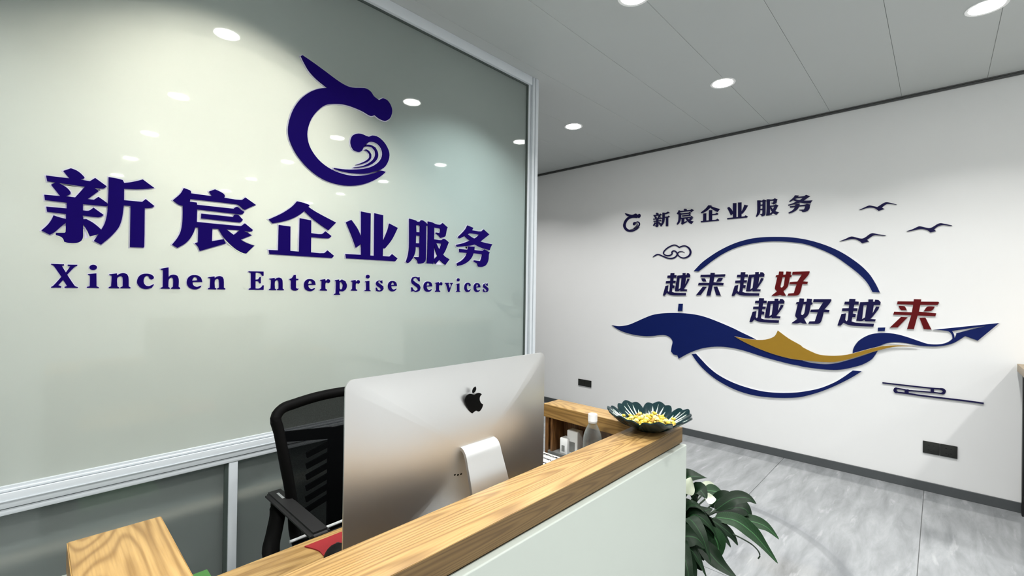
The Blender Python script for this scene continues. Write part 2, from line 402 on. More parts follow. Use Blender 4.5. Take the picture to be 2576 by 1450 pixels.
# floor: slab with recessed joints, tiles 0.9 m wide laid along x
floor = struct(box('floor', (X0, Y0, -0.10), (WX, Y1, -0.003), M['grout']))
xg = [2.42-2.4*2, 2.42-2.4, 2.42, WX]
xg = [X0]+[x for x in xg if x > X0+0.1]
yg = [0.072+0.9*k for k in range(-6, 7)]
yg = [Y0]+[y for y in yg if Y0+0.05 < y < Y1-0.05]+[Y1]
tcache = {}
for a in range(len(xg)-1):
    for c in range(len(yg)-1):
        sx, sy = round(xg[a+1]-xg[a]-0.003, 4), round(yg[c+1]-yg[c]-0.003, 4)
        if (sx, sy) not in tcache:
            bm = bmesh.new(); add_box(bm, (-sx/2, -sy/2, -0.02), (sx/2, sy/2, 0.0))
            bmesh.ops.bevel(bm, geom=[e_ for e_ in bm.edges if all(v.co.z > -0.001 for v in e_.verts)], offset=0.001, segments=1, affect='EDGES')
            tcache[(sx, sy)] = bm_mesh(bm, 'tile')
        t = link('tile', tcache[(sx, sy)], M['tile'])
        t.parent = floor
        t.location = Vector(((xg[a]+xg[a+1])/2, (yg[c]+yg[c+1])/2, 0)) - Vector(floor.location)

# ceiling: enamelled strips 0.448 m wide running towards the white wall
ceiling = struct(box('ceiling', (X0, Y0, CZ+0.004), (WX+0.0, Y1, CZ+0.12), M['ceil_gap']))
yc = [1.117+0.448*k for k in range(-13, 10)]
yc = [Y0]+[y for y in yc if Y0+0.05 < y < Y1-0.05]+[Y1]
ccache = {}
for c in range(len(yc)-1):
    sy = round(yc[c+1]-yc[c]-0.0016, 4)
    if sy not in ccache:
        bm = bmesh.new(); add_box(bm, (-(WX-X0)/2+0.001, -sy/2, 0), ((WX-X0)/2-0.012, sy/2, 0.012))
        bmesh.ops.bevel(bm, geom=[e_ for e_ in bm.edges if all(v.co.z < 0.001 for v in e_.verts)], offset=0.0012, segments=1, affect='EDGES')
        ccache[sy] = bm_mesh(bm, 'ceiling_panel')
    t = link('ceiling_panel', ccache[sy], M['ceil'])
    t.parent = ceiling
    t.location = Vector(((X0+WX)/2, (yc[c]+yc[c+1])/2, CZ)) - Vector(ceiling.location)

wall_right = struct(box('wall_right', (WX, Y0, 0), (WX+0.12, Y1, CZ+0.1), M['wall']))
struct(box('baseboard_right', (WX-0.012, Y0, 0), (WX, Y1, 0.067), M['skirt'], bev=0.0015, seg=1))
t1 = struct(empty('trim_1', (WX, 0, CZ-0.03)))  # dark strips stand in for the shadow gap of the ceiling trim
box('trim_shadow_strip', (WX-0.016, Y0, CZ-0.008), (WX, Y1, CZ), M['trim_shade'], t1)
box('trim_shadow_strip', (WX-0.012, Y0, CZ-0.024), (WX, Y1, CZ-0.013), M['trim_shade'], t1)
struct(box('wall_back', (X0, Y0-0.12, 0), (WX, Y0, CZ+0.1), M['wall']))
struct(box('wall_left', (X0-0.12, Y0-0.12, 0), (X0, Y1, CZ+0.1), M['wall']))
struct(box('wall_front', (X0, Y1, 0), (WX, Y1+0.12, CZ+0.1), M['greywall']))
struct(box('wall_inner', (GX1-0.06, GY+0.06, 0), (GX1, Y1, CZ), M['greywall']))

# glass partition: aluminium frame, frosted panes
part = struct(empty('wall_glass', (0, GY, 0)))
FT = 0.05                                           # frame stands on both sides of the pane
RZ0, RZ1 = 0.702, 0.782                             # middle rail
GXE = 2.385                                         # right edge of the visible pane
box('glass_pane', (X0, GY+0.006, RZ1-0.01), (GXE+0.01, GY+0.018, CZ-0.05), M['frost'], part)
box('top_rail', (X0, GY-0.022, CZ-0.058), (GXE+0.02, GY+0.05, CZ), M['alu'], part, bev=0.002)
box('gasket', (X0, GY-0.002, CZ-0.068), (GXE, GY+0.006, CZ-0.058), M['alu_dark'], part)
box('middle_rail', (X0, GY-0.018, RZ0+0.022), (GXE+0.02, GY+0.05, RZ1-0.010), M['alu'], part, bev=0.002)
box('rail_cap', (X0, GY-0.012, RZ1-0.009), (GXE+0.02, GY+0.006, RZ1), M['alu'], part, bev=0.003)
box('rail_ridge', (X0, GY-0.021, RZ0+0.044), (GXE+0.02, GY-0.018, RZ0+0.047), M['alu'], part)
box('lower_rail', (X0, GY-0.014, RZ0), (GXE+0.02, GY+0.05, RZ0+0.019), M['alu'], part, bev=0.0015)
box('glazing_bead', (X0, GY-0.006, RZ1), (GXE, GY+0.006, RZ1+0.008), M['alu'], part)
for i, (x0, x1) in enumerate(((GXE, 2.41), (2.413, 2.437), (2.441, GX1))):
    box('post', (x0, GY-(0.004, 0.022, 0.026)[i], 0), (x1, GY+0.06, CZ), M['alu'], part, bev=0.002)
box('gasket', (GXE-0.012, GY-0.004, RZ1), (GXE, GY+0.006, CZ-0.06), M['alu_dark'], part)
for xm in (0.576, -0.62, -1.82, 1.77):
    box('mullion', (xm-0.016, GY-0.012, 0.06), (xm+0.016, GY+0.05, RZ0), M['alu'], part, bev=0.0015)
    box('gasket', (xm-0.030, GY-0.003, 0.06), (xm-0.016, GY+0.006, RZ0), M['alu_dark'], part)
xs = [X0, -1.82, -0.62, 0.576, 1.77, GXE]
for a, c in zip(xs, xs[1:]):
    box('lower_pane', (a+0.002, GY+0.006, 0.05), (c-0.002, GY+0.018, RZ0+0.01), M['frost'], part)
box('bottom_rail', (X0, GY-0.018, 0), (GXE+0.02, GY+0.05, 0.06), M['alu'], part, bev=0.002)
struct(box('baseboard_inner', (GX1, GY+0.06, 0), (GX1+0.012, Y1, 0.067), M['skirt']))

# behind the partition: an unseen dark cabinet added to darken the lower panes
lc = empty('added_cabinet', (0.0, GY+0.28, 0))
tag(lc, 'unseen dark cabinet added behind the lower frosted panes to darken them', 'cabinet')
box('body', (X0+0.02, GY+0.064, 0.0), (GX1-0.08, GY+0.5, 0.70), M['cabinet'], lc)
box('added_cabinet_top', (X0+0.02, GY+0.062, 0.7005), (GX1-0.08, GY+0.51, 0.725), M['cabinet'], lc)

# ------------------------------------------------------------------ ceiling downlights
ring_me = None; lens_me = None
def downlight(x, y, watts, lens, col, label, group=None, spread=125):
    global ring_me, lens_me
    if ring_me is None:
        bm = bmesh.new()
        lathe(bm, [(0.066, -0.002), (0.082, -0.004), (0.084, 0.0), (0.066, 0.0)], 32, cap=False)
        ring_me = bm_mesh(bm, 'trim_ring', True, 40)
        ring_me.materials.append(M['white_plastic'])
        bm = bmesh.new(); lathe(bm, [(0.0665, -0.0030), (0.0665, 0.0)], 32); lens_me = bm_mesh(bm, 'lens')
    t = empty('downlight', (x, y, CZ))
    tag(t, label, 'ceiling light', group)
    link('trim_ring', ring_me, None, t)
    me = lens_me if lens is M['lens'] else lens_me.copy()
    if not me.materials: me.materials.append(lens)
    o = link('lens', me, None, t)
    ld = bpy.data.lights.new('downlight_bulb', 'AREA'); ld.shape = 'DISK'; ld.size = 0.12
    ld.energy = watts; ld.color = col; ld.spread = math.radians(spread)
    lo = bpy.data.objects.new('downlight_bulb', ld); COL.objects.link(lo); lo.parent = t; lo.location = (0, 0, -0.006)
    return t
LX = (-0.53, 0.776, 2.085, 3.385)  # first column is added for its light only
LY = (1.145, -0.165, -1.475, -2.785, -4.0)
cool = (1.0, 0.985, 0.965)
seen = {(3.385, 1.145): 'glowing ceiling downlight in the middle above the white wall decorations',
        (2.085, 1.145): 'glowing ceiling downlight cut by the top edge of the picture',
        (3.385, -0.165): 'glowing ceiling downlight in the upper right corner'}
for x in LX:
    for y in LY:
        lab = seen.get((x, y))
        downlight(x, y, LAMP_W, M['lens'], cool, lab or 'ceiling downlight outside the picture, of a grid mirrored on frosted glass and widened for light',
                  None if lab else 'downlights mirrored in the glass')
downlight(3.385, 2.455, LAMP_W, M['lens'], cool, 'smallest ceiling downlight, nearest to the aluminium post')
downlight(3.385, 3.765, LAMP_W, M['lens'], cool, 'corridor downlight hidden beyond the glass partition')
warm = (1.0, 0.86, 0.70)
M_lb = M['lens_back']
for (x, y, k, c_) in ((0.56, 2.70, 2.5, warm), (-0.70, 2.85, 0.85, (1, 0.98, 0.93)), (-1.9, 2.85, 0.6, (1, 0.98, 0.93)), (1.80, 2.80, 0.95, (0.88, 1, 0.96)), (0.4, 4.1, 0.3, (0.95, 1, 1))):
    downlight(x, y, BACK_W*k, M_lb, c_, 'downlight in the room behind the frosted glass', 'downlights behind the frosted glass', 108)

# ------------------------------------------------------------------ cut-out acrylic signs
# Outlines are drawn once per glyph in the plane of their wall: u to the viewer's right, v up (metres).
def uv_glass(px, py):
    p = on_y(px, py, GY-0.012); return Vector((p.x, p.z))
def uv_wall(px, py):
    p = on_x(px, py, WX-0.012); return Vector((-p.y, p.z))
def xyz_glass(u, v): return Vector((u, GY-0.012, v))
def xyz_wall(u, v): return Vector((WX-0.012, -u, v))

def soften(loop, k=3, lim=42):
    """round the gentle bends of a traced outline, keep its sharp corners"""
    n = len(loop); P = [Vector(p) for p in loop]; corner = []
    for i in range(n):
        a = P[i]-P[i-1]; b_ = P[(i+1) % n]-P[i]
        corner.append(a.length < 1e-9 or b_.length < 1e-9 or abs(a.angle_signed(b_)) > math.radians(lim))
    out = []
    for i in range(n):
        j = (i+1) % n; p1, p2 = P[i], P[j]
        t1 = (p2-P[i-1])*0.5 if not corner[i] else (p2-p1)
        t2 = (P[(j+1) % n]-p1)*0.5 if not corner[j] else (p2-p1)
        L_ = (p2-p1).length
        if t1.length > 1e-9: t1 = t1.normalized()*L_
        if t2.length > 1e-9: t2 = t2.normalized()*L_
        straight = corner[i] and corner[j]
        for q in range(1 if straight else k):
            t = q/k; t_2, t_3 = t*t, t**3
            out.append(p1*(2*t_3-3*t_2+1)+t1*(t_3-2*t_2+t)+p2*(-2*t_3+3*t_2)+t2*(t_3-t_2))
    return out
def area(l): return 0.5*sum(l[i-1].x*l[i].y-l[i].x*l[i-1].y for i in range(len(l)))
def inside(p, l):
    c = False
    for i in range(len(l)):
        a, b_ = l[i-1], l[i]
        if (a.y > p.y) != (b_.y > p.y) and p.x < (b_.x-a.x)*(p.y-a.y)/(b_.y-a.y)+a.x: c = not c
    return c
def grow(loops, d):
    """offset the filled shape outwards by d (holes shrink)"""
    res = []
    for i, l in enumerate(loops):
        depth = sum(inside(l[0], m_) for j, m_ in enumerate(loops) if j != i)
        s = 1 if area(l) > 0 else -1
        s = s if depth % 2 == 0 else -s
        n = len(l); o = []
        for k in range(n):
            a = (l[k]-l[k-1]); b_ = (l[(k+1) % n]-l[k])
            if a.length < 1e-9: a = b_
            if b_.length < 1e-9: b_ = a
            na = Vector((a.y, -a.x)).normalized(); nb = Vector((b_.y, -b_.x)).normalized()
            m_ = na+nb
            m_ = na if m_.length < 0.2 else m_.normalized()
            f = 1/max(0.6, m_.dot(na))
            o.append(l[k]+m_*(d*f*s))
        res.append(o)
    return res
def plate(loops, z0, z1, name):
    """solid slab between z0 and z1: every outline with its own holes is filled by itself, then joined"""
    dep = [[j for j in range(len(loops)) if j != i and inside(loops[i][0], loops[j]) and abs(area(loops[j])) > abs(area(loops[i]))] for i in range(len(loops))]
    comps = []
    for i, l in enumerate(loops):
        if len(dep[i]) % 2 == 0 or not dep[i]:
            comps.append([l]+[loops[k] for k in range(len(loops)) if len(dep[k]) % 2 == 1 and i in dep[k] and len(dep[k]) == len(dep[i])+1])
    if len(comps) > 1:
        bm = bmesh.new()
        for q, cmp_ in enumerate(comps):
            me_ = plate(cmp_, z0, z1+0.00025*(q % 3), name); bm.from_mesh(me_); bpy.data.meshes.remove(me_)
        me = bpy.data.meshes.new(name); bm.to_mesh(me); bm.free()
        return me
    cu = bpy.data.curves.new(name, 'CURVE'); cu.dimensions = '2D'; cu.fill_mode = 'BOTH'
    for l in loops:
        sp = cu.splines.new('POLY'); sp.points.add(len(l)-1)
        for i, p in enumerate(l): sp.points[i].co = (p.x, p.y, 0, 1)
        sp.use_cyclic_u = True
    cu.extrude = (z1-z0)/2
    ob = bpy.data.objects.new(name, cu)
    me = bpy.data.meshes.new_from_object(ob)
    me.transform(Matrix.Translation((0, 0, (z0+z1)/2)))
    bpy.data.objects.remove(ob); bpy.data.curves.remove(cu)
    me.name = name
    me.materials.clear()
    return me
ROT = {'glass': Matrix(((1, 0, 0), (0, 0, -1), (0, 1, 0))).to_euler(),
       'wall': Matrix(((0, 0, -1), (-1, 0, 0), (0, 1, 0))).to_euler()}
def sign(name, pieces, side, mats, label, cat, group=None, base=0.006, face=0.005, rim=0.003, lift=0.001):
    """pieces: list of (part name, loops, face material or None). One root, per piece a coloured face and a pale backing."""
    allp = [p for _, ls, _ in pieces for l in ls for p in l]
    u0_, u1_ = min(p.x for p in allp), max(p.x for p in allp); v0, v1 = min(p.y for p in allp), max(p.y for p in allp)
    c = Vector(((u0_+u1_)/2, (v0+v1)/2))
    surf = (GY+0.006) if side == 'glass' else WX
    loc = (c.x, surf, c.y) if side == 'glass' else (surf, -c.x, c.y)
    root = empty(name, loc); root.rotation_euler = ROT[side]
    tag(root, label, cat, group)
    face_m, edge_m = mats
    for pn, ls, fm in pieces:
        ls = [[p-c for p in l] for l in ls]
        me = plate(grow(ls, rim), lift, lift+base, pn+'_backing'); me.materials.append(edge_m)
        link('backing' if pn == 'face' else pn+'_backing', me, None, root)
        me = plate(ls, lift+base, lift+base+face, pn); me.materials.append(fm or face_m)
        link(pn, me, None, root)
    return root
def tr(region, wpx, pts):
    """points read in an enlarged crop -> picture coordinates"""
    s = (region[2]-region[0])/wpx
    return [(region[0]+x*s, region[1]+y*s) for x, y in pts]

# --- big characters on the glass, traced in crops
RG = {'xin': ((80, 400, 420, 640), 2054), 'chen': ((420, 460, 660, 650), 1832), 'qi': ((660, 480, 860, 660), 1611),
      'ye': ((850, 510, 1020, 670), 1541), 'fu': ((1010, 540, 1260, 690), 2417), 'wu': ((1010, 540, 1260, 690), 2417),
      'logo': ((700, 120, 1020, 480), 1289), 'l1': ((110, 640, 600, 750), 2576), 'l2': ((610, 660, 1260, 760), 2576)}
GL = {}
GL['xin'] = [[(596,138),(680,170),(750,220),(805,278),(795,292),(740,312),(885,335),(965,285),(1140,412),(1110,438),(1075,448),(950,435),(1020,485),(850,608),(945,618),(1015,573),(1130,655),(1172,694),(1140,718),(780,685),(780,780),(865,785),(940,738),(1095,850),(1060,875),(1005,885),(775,858),(785,915),(830,912),(920,960),(1000,1020),(1070,1085),(1025,1135),(950,1160),(885,1178),(840,1080),(782,990),(782,1100),(778,1200),(740,1255),(660,1278),(560,1275),(495,1258),(475,1210),(440,1180),(365,1155),(365,1122),(500,1122),(515,1105),(517,970),(440,1030),(350,1110),(275,1152),(145,1085),(240,1000),(300,920),(330,855),(420,885),(520,910),(522,835),(232,800),(220,722),(530,750),(532,662),(200,622),(188,540),(435,562),(295,388),(365,354),(235,335),(215,248),(575,292),(480,178)],
 [(405,360),(810,418),(660,582),(520,566),(590,530),(590,500),(540,440),(480,400)],
 [(1170,272),(1300,295),(1385,318),(1408,362),(1500,352),(1600,332),(1690,308),(1865,438),(1750,452),(1600,458),(1405,450),(1405,625),(1680,650),(1735,608),(1868,715),(1825,740),(1720,745),(1712,1335),(1700,1348),(1495,1340),(1505,712),(1400,705),(1390,800),(1370,920),(1330,1030),(1270,1110),(1180,1200),(1055,1302),(945,1245),(1020,1135),(1060,1070),(1110,980),(1145,850),(1156,718),(1168,500)]]
GL['chen'] = [[(330,98),(440,138),(465,160),(470,200),(872,255),(815,165),(930,122),(1050,180),(1105,220),(1118,255),(1108,285),(1435,328),(1515,280),(1718,425),(1640,455),(1510,518),(1470,500),(1385,425),(1300,405),(455,308),(445,360),(580,378),(585,420),(1290,497),(1318,470),(1352,458),(1385,475),(1428,515),(1495,558),(1455,600),(1410,605),(585,508),(580,750),(1410,830),(1440,825),(1505,778),(1660,905),(1640,930),(1600,935),(1490,925),(1640,1008),(1425,1092),(1530,1150),(1685,1208),(1530,1360),(1480,1352),(1350,1285),(1200,1160),(1100,1050),(1040,960),(1000,885),(878,880),(870,1120),(1095,1082),(1140,1165),(640,1310),(600,1220),(545,1160),(605,1140),(612,858),(548,855),(520,950),(450,1070),(350,1170),(208,1250),(105,1188),(200,1070),(270,940),(300,800),(312,600),(312,440),(230,415),(120,332),(230,240),(285,180)],
 [(1150,895),(1410,912),(1290,1000)],
 [(668,590),(1280,655),(1300,615),(1330,605),(1380,620),(1465,710),(1430,750),(1400,760),(668,682)]]
GL['qi'] = [[(715,212),(850,245),(970,290),(940,325),(1100,430),(1505,645),(1350,800),(1150,660),(1000,540),(865,410),(740,500),(600,570),(420,625),(220,660),(140,580),(400,460),(560,360),(640,295)],
 [(345,692),(578,725),(575,1218),(755,1235),(770,555),(1000,600),(998,858),(1215,878),(1290,822),(1412,920),(1350,965),(998,938),(995,1248),(1262,1265),(1330,1210),(1462,1320),(1420,1365),(160,1285),(142,1200),(332,1208)]]
GL['ye'] = [[(545,200),(760,245),(750,1205),(840,1212),(848,240),(1045,285),(1040,885),(1120,700),(1160,590),(1185,475),(1378,575),(1300,740),(1220,880),(1085,1045),(1040,1040),(1035,1218),(1195,1230),(1250,1175),(1372,1275),(1320,1338),(203,1270),(188,1170),(545,1190),(545,940),(425,1028),(330,760),(200,445),(320,392),(400,500),(470,610),(545,780)]]
GL['fu'] = [[(205,98),(310,125),(375,150),(390,170),(460,175),(490,135),(530,140),(590,180),(650,240),(650,268),(612,275),(610,700),(605,1050),(595,1120),(560,1170),(500,1190),(415,1192),(400,1120),(325,1045),(330,1033),(440,1035),(450,1010),(455,800),(358,785),(350,900),(310,1020),(260,1100),(200,1165),(170,1180),(130,1160),(135,1130),(170,1020),(195,880),(205,700)],
 [(368,258),(440,260),(465,280),(462,430),(375,425)], [(368,508),(462,520),(455,700),(362,695)],
 [(657,165),(760,190),(850,232),(960,245),(1015,205),(1140,318),(1120,340),(1085,515),(1060,540),(965,570),(920,510),(845,455),(850,435),(945,450),(965,360),(955,340),(810,312),(805,600),(985,622),(1035,590),(1080,605),(1162,675),(1140,730),(1080,880),(1025,975),(1080,1030),(1180,1090),(1080,1225),(1020,1180),(935,1100),(840,1200),(820,1195),(812,1110),(790,1200),(628,1192),(640,1050),(652,700),(657,300)],
 [(808,700),(830,850),(890,1010),(805,1095)], [(855,692),(992,708),(935,855)]]
GL['wu'] = [[(1620,262),(1762,322),(1730,382),(1955,408),(2012,360),(2150,485),(2080,540),(1935,655),(2060,690),(2222,722),(2185,790),(2160,865),(2000,820),(1900,780),(1800,728),(1740,745),(1640,762),(1500,775),(1365,785),(1348,735),(1500,700),(1600,665),(1680,630),(1600,570),(1550,520),(1450,572),(1420,580),(1390,545),(1500,440),(1580,345)],
 [(1625,480),(1680,455),(1905,488),(1830,560),(1775,578)],
 [(1640,774),(1690,779),(1792,777),(1785,862),(1985,878),(2030,848),(2160,925),(2140,960),(2130,1090),(2100,1180),(2050,1245),(1960,1275),(1880,1265),(1860,1190),(1770,1140),(1780,1112),(1930,1135),(1955,1080),(1980,965),(1765,940),(1740,1010),(1690,1090),(1600,1170),(1490,1225),(1380,1250),(1360,1190),(1480,1120),(1560,1040),(1615,935),(1430,915),(1420,835),(1625,855)]]
LOGO = {'dragon_body': [[(235,80),(250,72),(350,140),(480,235),(600,325),(690,380),(760,402),(850,405),(900,412),(945,445),(975,490),(1025,528),(1065,508),(1110,530),(1145,580),(1160,640),(1145,700),(1120,728),(1085,738),(1030,715),(985,680),(945,688),(860,640),(740,590),(660,570),(560,565),(480,580),(400,640),(340,720),(305,820),(300,900),(320,990),(370,1080),(440,1160),(540,1230),(650,1275),(760,1297),(880,1292),(980,1268),(1050,1245),(1095,1258),(1040,1305),(960,1350),(860,1385),(750,1398),(640,1390),(500,1350),(380,1280),(270,1180),(180,1060),(120,930),(105,830),(120,730),(160,620),(230,520),(320,450),(420,412),(505,405),(400,320),(320,235),(270,150)]],
 'wave_curl': [[(740,940),(760,890),(800,870),(850,872),(920,900),(960,888),(1020,905),(1080,960),(1120,1030),(1132,1090),(1115,1160),(1070,1220),(980,1256),(880,1276),(760,1271),(650,1252),(570,1225),(570,1218),(680,1232),(800,1232),(900,1220),(980,1190),(1040,1140),(1062,1080),(1050,1020),(1010,970),(950,950),(910,965),(875,1000),(850,1045),(820,1055),(770,1035),(745,990)]],
 'spray_line': [[(880,1000),(905,982),(945,985),(990,1010),(1015,1060),(1015,1110),(980,1160),(920,1195),(850,1210),(770,1216),(770,1211),(850,1200),(920,1170),(970,1130),(990,1085),(985,1040),(955,1005),(920,998)],],
 'spray_thread': [[(875,1035),(895,1028),(925,1045),(948,1080),(945,1120),(910,1155),(850,1178),(785,1188),(850,1165),(900,1140),(930,1110),(930,1075),(905,1045)]]}
def glass_loops(key, raw, k=3):
    reg, wpx = RG[key]
    return [soften([uv_glass(*q) for q in tr(reg, wpx, l)], k) for l in raw]
big = [('xin', 'leftmost and largest-looking indigo Chinese character on the frosted glass'),
       ('chen', 'second indigo Chinese character from the left on the frosted glass'),
       ('qi', 'third indigo Chinese character on the frosted glass, shaped like a roof'),
       ('ye', 'fourth indigo Chinese character on the frosted glass, with two upright strokes'),
       ('fu', 'fifth indigo Chinese character on the frosted glass, second from its right end'),
       ('wu', 'last indigo Chinese character on the right of the frosted glass sign')]
GMAT = (M['indigo'], M['acry_edge'])
NORM = {}
for key, lab in big:
    ls = glass_loops(key, GL[key]); NORM[key] = ls
    sign('sign_character', [('face', ls, None)], 'glass', GMAT, lab, 'sign character', 'indigo characters on the frosted glass', 0.007, 0.006, 0.0034)
lp = [(n, glass_loops('logo', l), None) for n, l in LOGO.items()]
sign('dragon_emblem', lp, 'glass', GMAT, 'large indigo round dragon and wave emblem on the frosted glass', 'emblem', None, 0.007, 0.006, 0.0040)

# --- serif letters, one outline per letter, fitted to where each copy stands
LT = {}
LT['X'] = ('l1', [[(98,125),(270,132),(272,145),(240,152),(295,240),(352,160),(318,150),(320,136),(448,138),(446,152),(410,168),(312,270),(410,415),(430,428),(456,435),(455,445),(278,445),(275,432),(310,420),(258,338),(195,410),(235,425),(232,442),(98,442),(98,432),(125,418),(235,298),(140,160),(120,142),(98,135)]])
LT['i'] = ('l1', [[(658+50*math.cos(a*math.pi/6), 173+36*math.sin(a*math.pi/6)) for a in range(12)], [(588,262),(700,252),(702,425),(735,438),(733,448),(573,445),(575,432),(612,425),(616,282),(588,272)]])
LT['n'] = ('l1', [[(870,265),(972,252),(975,280),(1010,258),(1060,248),(1105,262),(1125,300),(1128,425),(1155,440),(1152,452),(1020,450),(1018,438),(1050,425),(1048,310),(1030,288),(1000,295),(975,320),(978,425),(1002,438),(1000,452),(862,448),(865,435),(895,425),(905,285),(870,275)]])
LT['c'] = ('l1', [[(1462,402),(1430,445),(1360,462),(1290,445),(1245,395),(1240,350),(1262,295),(1310,262),(1375,256),(1430,270),(1462,300),(1455,325),(1430,335),(1400,320),(1395,295),(1370,283),(1340,300),(1325,340),(1330,385),(1355,415),(1395,422),(1430,408),(1455,397)]])
LT['h'] = ('l1', [[(1552,192),(1600,182),(1658,172),(1658,300),(1690,275),(1735,270),(1775,285),(1792,330),(1790,430),(1812,445),(1810,460),(1692,458),(1692,445),(1718,430),(1718,325),(1700,305),(1670,320),(1658,345),(1655,432),(1675,445),(1672,458),(1552,456),(1552,445),(1582,432),(1585,210),(1555,203)]])
LT['e'] = ('l1', [[(2105,368),(1975,368),(1980,400),(2005,425),(2040,432),(2075,420),(2095,415),(2080,440),(2040,462),(1990,466),(1935,445),(1905,405),(1900,360),(1915,315),(1955,282),(2005,275),(2055,285),(2090,315)], [(1970,350),(2040,345),(2035,315),(2010,300),(1985,312)]])
LT['E'] = ('l2', [[(68,92),(218,95),(218,138),(205,138),(190,115),(160,105),(138,105),(137,175),(165,172),(180,148),(190,148),(190,212),(180,212),(165,190),(137,190),(137,262),(175,262),(200,245),(210,230),(220,232),(218,276),(70,274),(70,266),(92,258),(92,108),(68,100)]])
LT['t'] = ('l2', [[(538,128),(540,165),(565,168),(562,180),(540,180),(540,255),(550,265),(565,262),(560,275),(535,285),(505,278),(492,260),(492,182),(478,178),(478,168),(500,160),(520,130)]])
LT['r'] = ('l2', [[(785,178),(832,170),(838,190),(860,170),(880,178),(882,198),(870,210),(852,205),(845,200),(835,215),(835,265),(852,275),(850,285),(780,283),(780,275),(795,265),(798,190),(785,186)]])
LT['p'] = ('l2', [[(932,180),(970,172),(975,190),(1000,172),(1035,190),(1050,230),(1040,268),(1010,290),(985,288),(975,280),(972,310),(985,318),(980,325),(922,325),(922,318),(938,310),(942,192),(932,188)], [(978,202),(992,194),(1009,225),(1004,262),(990,274),(978,262)]])
LT['s'] = ('l2', [[(1402,180),(1405,212),(1395,210),(1380,190),(1365,190),(1362,202),(1385,220),(1412,240),(1415,265),(1400,285),(1370,292),(1342,285),(1338,252),(1348,252),(1360,275),(1378,282),(1390,272),(1380,255),(1350,235),(1340,215),(1345,195),(1370,182),(1390,186)]])
LT['S'] = ('l2', [[(1775,148),(1778,192),(1765,190),(1752,165),(1735,155),(1715,165),(1712,182),(1740,205),(1772,225),(1785,255),(1775,285),(1740,298),(1715,288),(1695,295),(1690,250),(1702,250),(1720,280),(1740,286),(1758,272),(1755,255),(1725,232),(1698,210),(1692,180),(1705,152),(1735,145),(1760,152)]])
LT['v'] = ('l2', [[(2030,205),(2072,205),(2070,212),(2062,216),(2078,262),(2092,220),(2080,212),(2080,206),(2107,206),(2106,213),(2098,220),(2072,298),(2062,298),(2040,218),(2030,212)]])
def fit(loops, pxbox, uvf, xyz):
    """scale and shift a glyph in its wall plane until it fills the given picture box"""
    allp = [p for l in loops for p in l]
    a0, a1 = min(p.x for p in allp), max(p.x for p in allp); b0, b1 = min(p.y for p in allp), max(p.y for p in allp)
    nrm = [[Vector(((p.x-a0)/(a1-a0), (p.y-b0)/(b1-b0))) for p in l] for l in loops]
    x0, x1, y0, y1 = pxbox; xm, ym = (x0+x1)/2, (y0+y1)/2
    u0_, u1_ = uvf(x0, ym).x, uvf(x1, ym).x; v0, v1 = uvf(xm, y1).y, uvf(xm, y0).y
    for _ in range(12):
        pr = [project(xyz(u0_+p.x*(u1_-u0_), v0+p.y*(v1-v0))) for l in nrm for p in l]
        X = [q[0] for q in pr]; Y = [q[1] for q in pr]
        ku = (u1_-u0_)/(max(X)-min(X)); kv = (v1-v0)/(max(Y)-min(Y))
        u0_ += (x0-min(X))*ku*0.8; u1_ += (x1-max(X))*ku*0.8
        v1 -= (y0-min(Y))*kv*0.8; v0 -= (y1-max(Y))*kv*0.8
    return [[Vector((u0_+p.x*(u1_-u0_), v0+p.y*(v1-v0))) for p in l] for l in nrm]
def pxbox(reg, wpx, b4):
    s = (reg[2]-reg[0])/wpx
    return (reg[0]+b4[0]*s, reg[0]+b4[1]*s, reg[1]+b4[2]*s, reg[1]+b4[3]*s)
words = [('l1', 'first', [('X',98,456,125,445),('i',573,735,137,447),('n',862,1155,248,452),('c',1240,1465,256,462),('h',1552,1812,172,460),('e',1900,2105,275,466),('n',2180,2412,288,466)]),
         ('l2', 'middle', [('E',68,220,90,276),('n',272,422,153,280),('t',478,567,126,285),('e',622,738,168,290),('r',780,883,168,285),('p',922,1050,172,326),('r',1090,1180,177,286),('i',1227,1287,125,289),('s',1338,1416,180,293),('e',1460,1550,187,292)]),
         ('l2', 'last', [('S',1690,1785,145,298),('e',1815,1902,192,297),('r',1930,2003,198,297),('v',2030,2108,205,299),('i',2138,2182,160,297),('c',2222,2285,205,299),('e',2315,2382,208,299),('s',2407,2463,210,300)])]
ORD = ['first', 'second', 'third', 'fourth', 'fifth', 'sixth', 'seventh', 'eighth', 'ninth', 'tenth']
lcache = {k: glass_loops(r_, raw, 3) for k, (r_, raw) in LT.items()}
for reg, wname, letters in words:
    for i, (ch, *b4) in enumerate(letters):
        ls = fit(lcache[ch], pxbox(*RG[reg], b4), uv_glass, xyz_glass)
        pcs = [('face', ls, None)] if ch != 'i' else [('face', ls[1:], None), ('dot', ls[:1], None)]
        case = 'capital' if ch.isupper() else 'small'
        sign('sign_letter', pcs, 'glass', GMAT, f'indigo serif {case} letter {ch}, {ORD[i]} letter of the {wname} word on the frosted glass',
             'sign letter', 'serif letters on the frosted glass', 0.005, 0.004, 0.0022)

